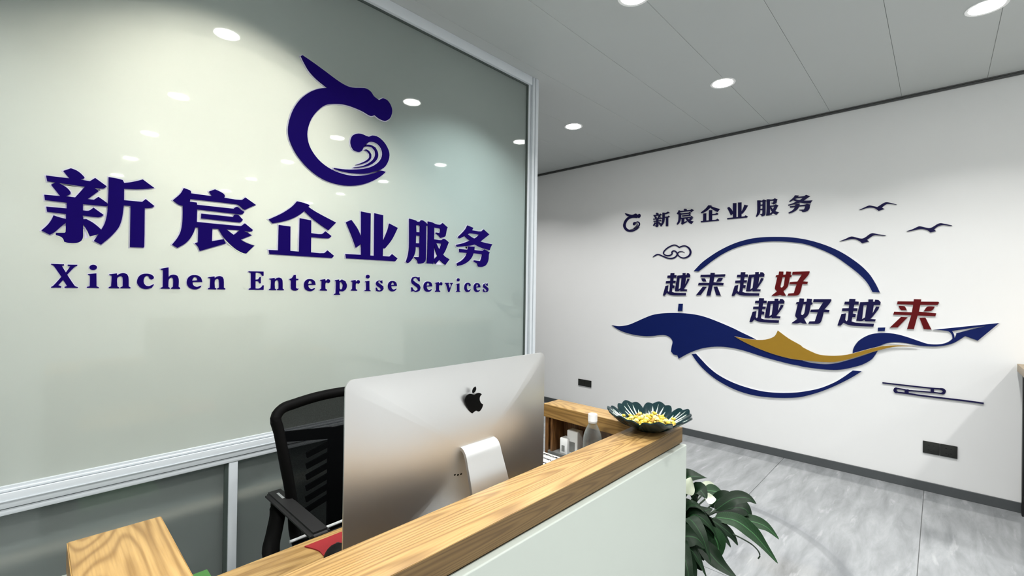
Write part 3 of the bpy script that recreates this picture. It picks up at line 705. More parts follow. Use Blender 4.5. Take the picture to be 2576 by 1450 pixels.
# --- decorations on the white wall
def wall_loops(reg, wpx, raw, k=3, lim=42):
    return [soften([uv_wall(*q) for q in tr(reg, wpx, l)], k, lim) for l in raw]
R1, W1 = (1540, 460, 2080, 680), 2576
small = [('xin', 485, 692, 345, 532), ('chen', 770, 980, 310, 505), ('qi', 1060, 1292, 270, 475), ('ye', 1377, 1628, 235, 440), ('fu', 1722, 1998, 185, 408), ('wu', 2108, 2402, 143, 370)]
DMAT = (M['navy_dark'], M['sign_edge'])
for i, (key, *b4) in enumerate(small):
    ls = fit(NORM[key], pxbox(R1, W1, b4), uv_wall, xyz_wall)
    sign('sign_character', [('face', ls, None)], 'wall', DMAT, f'small dark navy Chinese character, {ORD[i]} in the row at the top of the white wall',
         'sign character', 'small characters on the white wall', 0.004, 0.004, 0.0016)
allraw = [l for _, ls, _ in lp for l in ls]
fl = fit(allraw, pxbox(R1, W1, (128, 340, 365, 590)), uv_wall, xyz_wall)
sign('dragon_emblem', [(n, [fl[i]], None) for i, n in enumerate(LOGO)], 'wall', DMAT, 'small dark navy dragon emblem at the upper left of the white wall', 'emblem', None, 0.004, 0.004, 0.0014)

R3, W3 = (1860, 740, 2400, 850), 2576
R2, W2 = (1640, 670, 2060, 760), 2576
CH = {'yue': [[(1320,58),(1392,60),(1388,90),(1432,92),(1430,128),(1380,128),(1370,170),(1418,172),(1412,205),(1365,205),(1362,235),(1398,240),(1390,280),(1355,278),(1345,330),(1400,345),(1615,358),(1608,393),(1400,385),(1300,370),(1250,345),(1215,380),(1180,380),(1178,372),(1225,240),(1280,232),(1268,310),(1285,330),(1300,310),(1310,205),(1230,205),(1235,172),(1312,170),(1318,128),(1258,125),(1265,92),(1315,92)],
   [(1450,98),(1548,95),(1548,65),(1605,65),(1603,92),(1622,95),(1630,68),(1670,72),(1695,98),(1690,132),(1612,134),(1598,235),(1640,150),(1680,152),(1670,180),(1600,270),(1572,300),(1635,305),(1628,330),(1510,328),(1500,312),(1470,325),(1402,322),(1425,200)],
   [(1490,138),(1528,134),(1508,280),(1472,302)]],
 'lai': [[(2095,62),(2182,65),(2178,92),(2388,93),(2398,105),(2378,132),(2172,130),(2155,212),(2362,232),(2352,268),(2140,258),(2095,422),(2012,420),(2062,255),(1845,248),(1858,212),(2070,220),(2085,130),(1892,122),(1898,88),(2092,90)],
   [(1910,142),(1975,145),(1990,155),(2008,195),(1945,195),(1925,180)], [(2345,150),(2330,180),(2300,205),(2212,208),(2245,160),(2270,148)],
   [(1940,275),(2020,280),(1900,402),(1805,404)], [(2160,285),(2232,282),(2305,428),(2212,422)]],
 'hao': [[(722,52),(775,55),(772,95),(805,92),(812,55),(870,60),(865,100),(880,105),(872,128),(855,130),(835,230),(810,270),(775,298),(790,325),(808,358),(760,355),(735,345),(690,355),(628,352),(632,345),(695,300),(668,265),(672,240),(700,120),(678,118),(685,98),(715,95)],
   [(765,125),(795,125),(778,230),(758,254),(738,248),(740,225)],
   [(890,62),(1100,62),(1102,75),(1085,110),(1020,185),(1080,192),(1072,222),(1012,218),(985,320),(965,350),(930,360),(825,358),(840,330),(905,328),(940,220),(850,216),(858,188),(950,185),(1005,100),(884,98)]]}
CHN = {k: wall_loops(R3, W3, v, 3) for k, v in CH.items()}
slog = [((R2, W2), 'upper', 'yue', (168, 590, 105, 455), 'navy', 'first'), ((R2, W2), 'upper', 'lai', (678, 1133, 102, 457), 'navy', 'second'),
        ((R2, W2), 'upper', 'yue', (1230, 1735, 90, 460), 'navy', 'third'), ((R2, W2), 'upper', 'hao', (1845, 2432, 78, 460), 'red', 'last'),
        ((R3, W3), 'lower', 'yue', (120, 540, 50, 348), 'navy', 'first'), ((R3, W3), 'lower', 'hao', (628, 1102, 52, 360), 'navy', 'second'),
        ((R3, W3), 'lower', 'yue', (1178, 1695, 58, 393), 'navy', 'third'), ((R3, W3), 'lower', 'lai', (1805, 2398, 62, 428), 'red', 'last')]
for rg, row, key, b4, colr, o_ in slog:
    ls = fit(CHN[key], pxbox(*rg, b4), uv_wall, xyz_wall)
    cn = 'dark red' if colr == 'red' else 'navy blue'
    sign('slogan_character', [('face', ls, None)], 'wall', (M[colr] if colr == 'red' else M['navy_dark'], M['sign_edge']),
         f'{cn} slanted Chinese character, {o_} of the {row} slogan row on the white wall', 'sign character', 'slogan characters on the white wall', 0.005, 0.005, 0.0022)

R4, W4 = (1520, 740, 2040, 1010), 2576
R5, W5 = (2020, 740, 2540, 1030), 2576
def mix45(segs):
    out = []
    for r_, pts in segs:
        out += tr(R4 if r_ == 4 else R5, 2576, pts)
    return out
NMAT = (M['navy'], M['sign_edge'])
def wsign(name, px_loops, mat, label, cat, k=4, lim=42, rim=0.0025, base=0.005, face=0.005, lift=0.001, group=None):
    ls = [soften([uv_wall(*q) for q in l], k, lim) for l in px_loops]
    return sign(name, [('face', ls, None)], 'wall', (mat, M['sign_edge']), label, cat, group, base, face, rim, lift)
blue = mix45([(4, [(92,388),(180,402),(300,385),(400,345),(500,300),(600,262),(720,242),(850,236),(980,240),(1120,255),(1250,285),(1400,340),(1600,425),(1700,475),(1890,568),(2000,640),(2150,715),(2300,770),(2450,810)]),
              (5, [(0,835),(150,866),(290,876),(420,863),(560,827),(700,786),(820,745),(940,697),(900,760),(850,820),(740,880),(640,910),(500,940),(380,948),(200,935),(0,908)]),
              (4, [(2440,898),(2300,870),(2000,790),(1750,710),(1600,675),(1450,658),(1300,665),(1180,690),(1050,740),(925,808),(910,765),(860,755),(830,715),(840,650),(850,600),(835,560),(790,525),(720,512),(600,525),(480,525),(350,505),(230,470),(150,430)])])
wsign('wave_decoration', [blue], M['navy'], 'large navy blue wave decoration sweeping across the white wall', 'wall decoration')
gold = mix45([(4, [(1625,530),(1750,555),(1900,572),(2000,570),(2080,550),(2130,520),(2165,455),(2300,555),(2450,640)]),
              (5, [(0,665),(120,725),(200,755),(300,768),(420,770),(560,755),(700,720),(850,680),(1000,650),(1150,640),(1300,645),(1430,655),(1300,653),(1150,657),(1000,687),(850,727),(650,790),(500,830),(400,848),(280,850),(150,842),(0,825)]),
              (4, [(2440,822),(2300,800),(2100,745),(1900,670),(1750,600)])])
wsign('gold_ribbon', [gold], M['gold'], 'ochre gold ribbon decoration lying over the blue wave on the white wall', 'wall decoration', rim=0.0015, lift=0.0115, base=0.002, face=0.004)
swoosh = tr(R5, W5, [(620,740),(625,690),(650,640),(700,580),(780,530),(860,500),(960,488),(1060,488),(1180,505),(1320,545),(1450,590),(1550,622),(1650,632),(1750,622),(1820,595),(1865,560),(1855,510),(1820,470),(1770,458),(1625,447),(1900,419),(2445,363),(2180,582),(2020,525),(1950,570),(1880,610),(1780,640),(1650,655),(1500,650),(1400,635),(1280,612),(1150,602),(1050,612),(980,637),(850,684),(700,728)])
plane_hole = tr(R5, W5, [(1858,462),(2060,432),(2290,398),(2100,445),(1912,492),(1908,515),(1890,552),(1880,500)])
wsign('paper_plane_ribbon', [swoosh, plane_hole], M['navy'], 'navy ribbon ending in a paper plane, at the right of the white wall', 'wall decoration', rim=0.002)
R7, W7 = (1700, 570, 2260, 760), 2576
arc1 = tr(R7, W7, [(208,515),(300,420),(400,345),(520,270),(680,195),(850,145),(1000,125),(1150,120),(1320,125),(1500,150),(1700,205),(1900,290),(2100,420),(2230,540),(2310,660),(2362,765),(2275,760),(2220,660),(2130,560),(2000,455),(1850,350),(1700,275),(1500,205),(1320,180),(1150,172),(980,182),(820,210),(680,252),(540,320),(420,400),(330,470),(260,522)])
wsign('upper_arc', [arc1], M['navy'], 'navy arc forming the upper half of the ring on the white wall', 'wall decoration')
arc2 = mix45([(4, [(1088,750),(1150,840),(1250,950),(1400,1070),(1600,1180),(1800,1250),(2000,1285),(2200,1297),(2380,1293)]), (5, [(0,1280),(200,1225),(400,1145),(600,1045),(730,965),(620,955),(500,1040),(380,1110),(200,1180),(0,1220)]),
              (4, [(2380,1231),(2200,1235),(2000,1220),(1800,1175),(1600,1105),(1420,1010),(1300,915),(1200,810),(1140,745)])])
wsign('lower_arc', [arc2], M['navy'], 'thin navy arc forming the lower half of the ring on the white wall', 'wall decoration')
wsign('ring_stub', [tr(R4, W4, [(925,122),(978,122),(972,213),(915,213)])], M['navy'], 'tiny upright navy bar just above the blue wave crest', 'wall decoration', rim=0.0018)
wsign('ring_stub', [tr(R5, W5, [(934,420),(1025,418),(1018,462),(932,463)])], M['navy'], 'tiny navy block below the third lower slogan character', 'wall decoration', rim=0.0018)
R6, W6 = (2080, 480, 2420, 640), 2576
birds = [([(612,365),(700,325),(800,282),(850,285),(960,310),(1000,285),(1080,235),(1135,218),(1200,228),(1335,262),(1330,268),(1200,252),(1140,255),(1085,290),(1050,322),(1098,348),(985,385),(940,350),(900,330),(820,322),(740,335),(650,365)], 'navy seagull cut-out, highest of the three on the white wall'),
         ([(242,962),(350,920),(465,872),(560,892),(660,912),(720,895),(820,825),(875,808),(980,830),(1128,848),(1100,860),(980,850),(900,850),(820,895),(765,935),(803,968),(670,1002),(620,960),(540,925),(460,922),(380,940),(260,962)], 'navy seagull cut-out, lowest and leftmost of the three on the white wall'),
         ([(1520,772),(1640,730),(1750,680),(1800,682),(1900,705),(1960,712),(2020,690),(2100,640),(2160,618),(2220,625),(2390,662),(2370,672),(2230,655),(2160,665),(2090,700),(2045,740),(2080,768),(1975,798),(1920,755),(1830,732),(1750,735),(1640,760),(1540,776)], 'navy seagull cut-out, rightmost of the three on the white wall')]
for pts, lab in birds:
    wsign('seagull_decoration', [tr(R6, W6, pts)], M['navy_dark'], lab, 'wall decoration', k=3, lim=50, rim=0.0012, base=0.004, face=0.004, group='seagulls on the white wall')

def ribbon_sign(name, strokes, reg, wpx, mat, label, th=0.008):
    """line-art motif: every stroke a raised strip of given width (crop pixels)"""
    root = None; data = []
    for pts, wd_ in strokes:
        sp = spline([(x, y) for x, y in pts], 4)
        n = len(sp); kw = []
        for i in range(n):
            t = i/(n-1)*(len(pts)-1); a = int(min(t, len(pts)-2)); f = t-a
            kw.append(wd_[a]*(1-f)+wd_[a+1]*f if isinstance(wd_, list) else wd_)
        Lf, Rt = [], []
        for i in range(n):
            t = (sp[min(i+1, n-1)]-sp[max(i-1, 0)]).normalized(); nn = Vector((-t.y, t.x))*kw[i]/2
            Lf.append(uv_wall(*tr(reg, wpx, [sp[i]+nn])[0])); Rt.append(uv_wall(*tr(reg, wpx, [sp[i]-nn])[0]))
        data.append((Lf, Rt))
    allp = [p for a, b_ in data for p in a+b_]
    c = Vector(((min(p.x for p in allp)+max(p.x for p in allp))/2, (min(p.y for p in allp)+max(p.y for p in allp))/2))
    root = empty(name, (WX, -c.x, c.y)); root.rotation_euler = ROT['wall']
    tag(root, label, 'wall decoration')
    for q, (Lf, Rt) in enumerate(data):
        bm = bmesh.new(); rows = []
        for a, b_ in zip(Lf, Rt):
            a, b_ = a-c, b_-c
            rows.append([bm.verts.new((a.x, a.y, 0)), bm.verts.new((a.x, a.y, th+0.0002*q)), bm.verts.new((b_.x, b_.y, th+0.0002*q)), bm.verts.new((b_.x, b_.y, 0))])
        for A, B in zip(rows, rows[1:]):
            for k in range(4): bm.faces.new((A[k], A[(k+1) % 4], B[(k+1) % 4], B[k]))
        bm.faces.new(rows[0]); bm.faces.new(rows[-1][::-1])
        link('stroke', bm_mesh(bm, 'stroke'), mat, root)
    return root
ribbon_sign('cloud_motif', [([(483,893),(515,872),(550,860),(600,880),(660,903),(710,908),(750,895),(775,868)], [3,14,14,14,16,16,16,14]),
    ([(775,868),(775,848),(755,822),(730,818),(712,834),(716,850),(692,870),(650,873),(617,856),(615,830),(650,790),(700,760),(745,747),(780,760),(800,775)], 14),
    ([(796,778),(840,760),(880,760),(920,788),(937,830),(925,870),(890,895),(850,903),(810,890),(783,862),(786,840),(805,828),(835,825),(865,838)], [14,14,16,20,22,20,16,14,12,14,12,10,8,3])],
    R1, W1, M['navy_dark'], 'curly navy line-art cloud motif left of the ring on the white wall')
R8, W8 = (2200, 940, 2500, 1040), 2576
ribbon_sign('cloud_bar_motif', [([(168,205),(700,265),(1200,320),(1400,335)], 26),
    ([(1400,335),(1470,350),(1505,385),(1490,425),(1440,434),(1380,428)], [26,52,72,60,30,24]), ([(1380,428),(1250,413),(740,372)], 24),
    ([(740,372),(600,345),(500,328)], 24), ([(500,328),(455,335),(440,365),(460,398),(500,412)], [24,60,70,60,28]), ([(500,412),(700,436),(1000,480),(1500,540),(2000,600),(2358,650)], 30),
    ([(1245,325),(1250,418)], 72), ([(690,350),(695,432)], 86)],
    R8, W8, M['navy_dark'], 'navy line-art cloud bars low on the right of the white wall')

# wall sockets: pairs of dark plates
def socket(p0, p1, label, slots):
    a = on_x(*p0, WX); b_ = on_x(*p1, WX)
    y0_, y1_ = b_.y, a.y; z0, z1 = b_.z, a.z
    t = empty('wall_socket', (WX, (y0_+y1_)/2, (z0+z1)/2)); tag(t, label, 'socket', 'charcoal wall sockets')
    ym = (y0_+y1_)/2
    for (c0, c1) in ((y0_, ym-0.0006), (ym+0.0006, y1_)):
        pl = box('socket_plate', (WX-0.009, c0, z0), (WX, c1, z1), M['socket'], t, bev=0.0025)
        cy, cz = (c0+c1)/2, (z0+z1)/2
        w_ = c1-c0
        if slots:
            for dy in (-0.013, 0.013):
                box('slot', (WX-0.0098, cy+dy-0.0045, cz+0.016), (WX-0.0085, cy+dy+0.0045, cz+0.020), M['slot'], pl)
                box('slot', (WX-0.0098, cy+dy-0.005, cz-0.018), (WX-0.0085, cy+dy+0.005, cz-0.0145), M['slot'], pl)
            box('slot', (WX-0.0098, cy-0.002, cz-0.029), (WX-0.0085, cy+0.002, cz-0.022), M['slot'], pl)
        else:
            box('rocker', (WX-0.0115, cy-w_*0.36, cz-0.03), (WX-0.0085, cy+w_*0.36, cz+0.03), M['socket'], pl, bev=0.001)
socket((2321.5, 1108.5), (2408.5, 1155), 'charcoal double socket low on the white wall near the right table', True)
socket((1455.5, 953), (1487.8, 975.5), 'small charcoal double plate on the white wall beside the computer', False)

# ------------------------------------------------------------------ reception counter
LZ = 0.98                       # ledge top
LT_ = 0.05                      # ledge thickness
LYF, LYB = 0.620, 0.739         # front ledge
CX0, CX1 = 0.046, 1.490
WIN_R, WIN_L = 1.395, 0.174     # inner faces of the wings
WYR, WYL = 1.138, 1.096         # far ends of the wings
DZ = 0.72                       # work surface
counter = empty('reception_counter', (0.77, 0.85, 0))
tag(counter, 'white reception counter with thick oak ledges and an oak work surface', 'counter')
box('ledge', (CX0, LYF, LZ-LT_), (CX1, LYB, LZ), M['oak_x'], counter, bev=0.0012)
box('ledge', (CX0, LYB+0.0006, LZ-LT_), (WIN_L, WYL, LZ), M['oak_y'], counter, bev=0.0012)
box('ledge', (WIN_R, LYB+0.0006, LZ-LT_), (CX1+0.004, WYR, LZ), M['oak_y'], counter, bev=0.0012)
for lo, hi, mt in (((CX0, LYF-0.0014, 0), (CX1, LYF-0.0001, 0), 'edge_x'), ((CX0-0.0014, LYF, 0), (CX0-0.0001, WYL, 0), 'edge_y'),
                   ((CX1+0.0001, LYF, 0), (CX1+0.0014, LYB, 0), 'edge_y'), ((WIN_R-0.0014, LYB+0.002, 0), (WIN_R-0.0001, WYR, 0), 'edge_y'), ((WIN_L+0.0001, LYB+0.002, 0), (WIN_L+0.0014, WYL, 0), 'edge_y')):
    box('ledge_edging', (lo[0], lo[1], LZ-LT_+0.0006), (hi[0], hi[1], LZ-0.0012), M[mt], counter)
PT = LZ-LT_-0.002
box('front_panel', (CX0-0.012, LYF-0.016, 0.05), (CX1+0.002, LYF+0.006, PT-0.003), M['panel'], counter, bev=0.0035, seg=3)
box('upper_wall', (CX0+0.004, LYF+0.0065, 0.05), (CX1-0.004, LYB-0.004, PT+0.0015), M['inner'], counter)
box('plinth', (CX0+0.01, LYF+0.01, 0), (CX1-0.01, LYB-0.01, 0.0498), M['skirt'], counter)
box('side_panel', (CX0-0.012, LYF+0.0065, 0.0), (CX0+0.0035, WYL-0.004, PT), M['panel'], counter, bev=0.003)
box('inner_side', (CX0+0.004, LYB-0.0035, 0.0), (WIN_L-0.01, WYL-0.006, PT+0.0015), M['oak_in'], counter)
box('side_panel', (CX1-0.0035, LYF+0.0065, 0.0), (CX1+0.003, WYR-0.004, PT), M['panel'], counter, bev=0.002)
box('shelf_back', (CX1-0.016, LYB-0.0035, 0.80), (CX1-0.004, WYR-0.022, PT+0.0015), M['oak_in'], counter)
box('shelf_end', (WIN_R+0.006, WYR-0.0215, 0.0), (CX1-0.004, WYR-0.006, PT+0.0015), M['oak_in'], counter)
box('shelf_divider', (WIN_R+0.004, 1.094, 0.8005), (CX1-0.0165, 1.104, PT+0.0012), M['oak_in'], counter)
box('shelf_board', (WIN_R+0.003, LYB-0.0035, 0.785), (CX1-0.0165, WYR-0.022, 0.80), M['grey_board'], counter)
box('lower_wing', (WIN_R+0.006, LYB-0.0035, 0.0), (CX1-0.0165, WYR-0.022, 0.7845), M['oak_in'], counter)
box('work_surface', (WIN_L-0.0095, LYB-0.0035, DZ-0.03), (WIN_R+0.0025, 1.278, DZ), M['oak_x'], counter, bev=0.0012)
box('desk_leg', (WIN_L+0.02, 1.20, 0), (WIN_L+0.06, 1.24, DZ-0.0305), M['panel'], counter)
box('desk_leg', (WIN_R-0.06, 1.20, 0), (WIN_R-0.02, 1.24, DZ-0.0305), M['panel'], counter)

# ------------------------------------------------------------------ all-in-one computer, seen from behind
IX0, IX1, IZ0, IZ1, IY = 0.446, 1.097, 0.800, 1.236, 0.893
comp = empty('desktop_computer', ((IX0+IX1)/2, 0.83, DZ)); tag(comp, 'silver all-in-one desktop computer seen from behind, on the reception desk', 'computer')
def rrect(w, h, r, n=6):
    pts = []
    for cx, cy, a0 in ((w-r, h-r, 0), (-w+r, h-r, 90), (-w+r, -h+r, 180), (w-r, -h+r, 270)):
        for k in range(n+1):
            a = math.radians(a0+90*k/n); pts.append((cx+r*math.cos(a), cy+r*math.sin(a)))
    return pts
hw, hh = (IX1-IX0)/2, (IZ1-IZ0)/2
cx_, cz_ = (IX0+IX1)/2, (IZ0+IZ1)/2
bm = bmesh.new()
outer = rrect(hw, hh, 0.020, 8)
nO = len(outer)
rings = []
def bulge(s):          # s: 1 at the rim, 0 in the middle
    return 0.036*(1-s**3.2)
def bulge2(x, z):
    return 0.036*(1-abs(x/hw)**3.0)*(1-abs(z/hh)**3.0)
ring_front = [bm.verts.new((cx_+x, IY+0.004, cz_+z)) for x, z in outer]
ring_edge = [bm.verts.new((cx_+x, IY, cz_+z)) for x, z in outer]
rings = [ring_front, ring_edge]
for k in range(1, 22):
    s = 1-k/22
    # shrink towards the centre, keeping the rounded rectangle
    rings.append([bm.verts.new((cx_+x*s, IY-0.0015*min(1, 3*k/22)-bulge2(x*s, z*s), cz_+z*s)) for x, z in outer])
for A, B in zip(rings, rings[1:]):
    for k in range(nO): bm.faces.new((A[k], A[(k+1) % nO], B[(k+1) % nO], B[k]))
bm.faces.new(rings[-1]); bm.faces.new(ring_front[::-1])
mesh_obj('back_shell', bm, M['imac'], comp, True, 50)
bm = bmesh.new(); pts = rrect(hw-0.001, hh-0.001, 0.019, 8)
A = [bm.verts.new((cx_+x, IY+0.0042, cz_+z)) for x, z in pts]; B = [bm.verts.new((cx_+x, IY+0.006, cz_+z)) for x, z in pts]
for k in range(nO): bm.faces.new((A[k], A[(k+1) % nO], B[(k+1) % nO], B[k]))
bm.faces.new(A[::-1]); bm.faces.new(B)
mesh_obj('screen', bm, M['screen'], comp, False)
# emblem on the back
RA, WA = (640, 860, 1420, 1300), 2570
def uv_imac(px, py):
    p = on_y(px, py, IY-0.033); return Vector((p.x, p.z))
app = [[(1826,441),(1845,430),(1868,426),(1887,436),(1872,458),(1870,485),(1880,508),(1898,522),(1888,552),(1872,575),(1858,580),(1840,574),(1824,582),(1808,595),(1790,582),(1768,545),(1754,505),(1752,475),(1760,452),(1778,437),(1798,434)],
       [(1836,373),(1840,390),(1834,412),(1818,428),(1811,424),(1812,404),(1822,384)]]
els = [soften([uv_imac(*q) for q in tr(RA, WA, l)], 4, 60) for l in app]
c = sum((p for p in els[0]), Vector((0, 0)))/len(els[0])
root = empty('emblem', (0, 0, 0), comp); root.location = Vector((c.x, IY-0.0015-bulge2(c.x-cx_, c.y-cz_)+0.0012, c.y))-Vector(comp.location); root.rotation_euler = ROT['glass']
root['label'] = 'glossy black fruit emblem on the silver back'
for n_, l in zip(('emblem_body', 'emblem_leaf'), els):
    me = plate([[p-c for p in l]], 0, 0.0024, n_); me.materials.append(M['emblem']); link(n_, me, None, root)
# bent sheet stand
prof = [(0.872, 1.036), (0.858, 1.0355), (0.845, 1.031), (0.836, 1.020), (0.828, 1.000), (0.806, 0.945), (0.785, 0.880), (0.768, 0.820), (0.757, 0.770), (0.754, 0.742), (0.760, 0.728), (0.775, 0.7245), (0.82, 0.7245), (0.90, 0.7245), (0.955, 0.7240)]
wid = [0.058, 0.058, 0.058, 0.0585, 0.059, 0.062, 0.067, 0.074, 0.082, 0.088, 0.092, 0.094, 0.095, 0.095, 0.095]
sp = spline([(y, z, w_) for (y, z), w_ in zip(prof, wid)], 4)
SX = 0.786
bm = bmesh.new(); rows = []
for i, p in enumerate(sp):
    t = (sp[min(i+1, len(sp)-1)]-sp[max(i-1, 0)]); n_ = Vector((t.y, -t.x)).normalized()*0.004
    sxc = SX-0.010*min(1, max(0, (1.04-p.y)/0.3))
    rows.append([bm.verts.new((sxc-p.z, p.x+n_.x, p.y+n_.y)), bm.verts.new((sxc+p.z, p.x+n_.x, p.y+n_.y)), bm.verts.new((sxc+p.z, p.x-n_.x, p.y-n_.y)), bm.verts.new((sxc-p.z, p.x-n_.x, p.y-n_.y))])
for A, B in zip(rows, rows[1:]):
    for k in range(4): bm.faces.new((A[k], A[(k+1) % 4], B[(k+1) % 4], B[k]))
bm.faces.new(rows[0]); bm.faces.new(rows[-1][::-1])
mesh_obj('stand', bm, M['imac'], comp, True, 35)
for q_ in ((1142, 1196), (1150, 1196), (1158, 1194)):
    q = on_y(*q_, IY-0.034); yy = IY-0.0015-bulge2(q.x-cx_, q.z-cz_)
    box('port', (q.x-0.0025, yy-0.0006, q.z), (q.x+0.0025, yy+0.004, q.z+0.003), M['emblem'], comp)

# ------------------------------------------------------------------ things on the desk
# red mouse pad with a curved side
a, b_, c_ = on_z(766, 1378, DZ), on_z(862, 1341, DZ), on_z(808, 1411, DZ)
bm = bmesh.new()
ol = spline([(a.x, a.y, 0), (a.x+0.018, a.y-0.045, 0), (c_.x+0.012, c_.y, 0), (c_.x+0.02, 1.04, 0)], 4)+[Vector((c_.x+0.22, 1.04, 0)), Vector((c_.x+0.22, a.y, 0))]
A = [bm.verts.new((p.x, p.y, DZ+0.0003)) for p in ol]; B = [bm.verts.new((p.x, p.y, DZ+0.0035)) for p in ol]
for k in range(len(ol)): bm.faces.new((A[k], A[(k+1) % len(ol)], B[(k+1) % len(ol)], B[k]))
bm.faces.new(A[::-1]); bm.faces.new(B)
tag(mesh_obj('mouse_pad', bm, M['redpad'], None, False), 'red mouse pad on the oak desk left of the computer', 'mouse pad')
mp_ = on_z(850, 1392, DZ+0.02)
ms = empty('computer_mouse', (mp_.x, mp_.y, DZ+0.0035)); tag(ms, 'black computer mouse on the red pad', 'mouse')
bm = bmesh.new(); bmesh.ops.create_uvsphere(bm, u_segments=20, v_segments=12, radius=1)
for v in bm.verts:
    v.co = Vector((v.co.x*0.055, v.co.y*0.036, max(0.0, v.co.z)*0.036*(1-0.18*v.co.x)))
link('mouse_body', bm_mesh(bm, 'mouse_body', True, 60), M['rubber'], ms)
bm = bmesh.new(); lathe(bm, [(0.001, -0.004), (0.008, -0.004), (0.008, 0.004), (0.001, 0.004)], 14)
o = link('scroll_wheel', bm_mesh(bm, 'scroll_wheel', True, 40), M['chair_arm'], ms); o.location = (0.028, 0, 0.021); o.rotation_euler = (math.pi/2, 0, 0)
ms.rotation_euler = (0, 0, math.radians(65))

# documents on the right of the desk
dt = empty('document_tray', (1.28, 1.06, DZ)); tag(dt, 'grey document tray with papers on the desk, right of the computer', 'tray')
box('tray_body', (1.17, 0.97, DZ+0.0005), (1.388, 1.15, DZ+0.062), M['grey_board'], dt, bev=0.003)
for k in range(5):
    dx, dy = random.uniform(-0.004, 0.004), random.uniform(-0.004, 0.004)
    box('sheet_bundle', (1.178+dx, 0.978+dy, DZ+0.0625+0.0028*k), (1.384+dx, 1.146+dy, DZ+0.065+0.0028*k), M['print'] if k == 4 else M['paper'], dt)

def carton(p0, p1, x0, x1, zb, label):
    a_ = on_x(*p0, x0); b2 = on_x(*p1, x0)
    t = empty('small_carton', ((x0+x1)/2, (a_.y+b2.y)/2, zb)); tag(t, label, 'box')
    zt = a_.z
    box('carton_body', (x0, b2.y, zb), (x1, a_.y, zt), M['white_plastic'], t, bev=0.001)
    box('carton_flap', (x0+0.001, b2.y+0.001, zt+0.0002), (x1-0.001, a_.y-0.001, zt+0.0015), M['paper'], t)
    box('printed_patch', (x0-0.0006, b2.y+0.012, zb+0.008), (x0-0.0001, a_.y-0.008, zb+(zt-zb)*0.55), M['grey_board'], t)
carton((1427, 1083), (1453, 1088), 1.425, 1.460, 0.8003, 'taller small white carton on the counter shelf')
carton((1409, 1102), (1427, 1104), 1.410, 1.445, 0.8003, 'shorter small white carton on the counter shelf')

# water bottle
bx, by = 1.318, 0.858
bt = empty('water_bottle', (bx, by, DZ)); tag(bt, 'clear plastic water bottle with white cap behind the ledge', 'bottle')
R_ = 0.0325
prof = [(0.006, 0.0005), (0.026, 0.0005), (R_, 0.008), (R_, 0.05), (R_-0.0015, 0.055), (R_, 0.06), (R_, 0.10), (R_-0.0015, 0.105), (R_, 0.11), (R_, 0.196), (R_-0.0012, 0.208), (0.0285, 0.222), (0.0225, 0.238), (0.0165, 0.250), (0.0135, 0.257), (0.0135, 0.262)]
bm = bmesh.new(); lathe(bm, prof+[(r_-0.0008, z_) for r_, z_ in prof[::-1]], 32, cap=False)
link('bottle_body', bm_mesh(bm, 'bottle_body', True, 60), M['clear'], bt)
bm = bmesh.new(); n = 40
pr = [(0.001, 0.289), (0.0148, 0.289), (0.0158, 0.287), (0.0158, 0.266), (0.0158, 0.2655), (0.0152, 0.2625), (0.0152, 0.260)]
lathe(bm, pr[::-1], n)
for v in bm.verts:
    if 0.266 <= v.co.z <= 0.2872 and abs(math.hypot(v.co.x, v.co.y)-0.0158) < 1e-4:
        k = round(math.atan2(v.co.y, v.co.x)/(2*math.pi/n))
        if k % 2: v.co.x *= 0.965; v.co.y *= 0.965
link('cap', bm_mesh(bm, 'cap', True, 30), M['white_plastic'], bt)
bm = bmesh.new(); nn = 5
for k in range(nn):       # wrap-around label, half way round
    a0, a1 = math.radians(150+k*12), math.radians(150+(k+1)*12); r_ = R_+0.0006
    q = [bm.verts.new((r_*math.cos(a_), r_*math.sin(a_), z_)) for a_, z_ in ((a0, 0.10), (a1, 0.10), (a1, 0.165), (a0, 0.165))]
    bm.faces.new(q)
bmesh.ops.remove_doubles(bm, verts=bm.verts, dist=1e-5)
lb_ = link('bottle_label', bm_mesh(bm, 'bottle_label', True), M['card_red'], bt)
lb_.scale = (1, 1, 0.5); lb_.location = (0, 0, 0.092)

# green storage box on the floor behind the desk
ga, gb = on_z(488, 1443, 0.50), on_z(522, 1431, 0.50)
gt_ = empty('storage_box', (gb.x-0.13, gb.y-0.14, 0)); tag(gt_, 'green plastic storage box on the floor behind the desk', 'box')
box('box_body', (gb.x-0.255, gb.y-0.28, 0.0), (gb.x-0.005, gb.y-0.005, 0.465), M['green'], gt_, bev=0.006)
box('lid', (gb.x-0.26, gb.y-0.285, 0.4655), (gb.x, gb.y, 0.50), M['green'], gt_, bev=0.004)

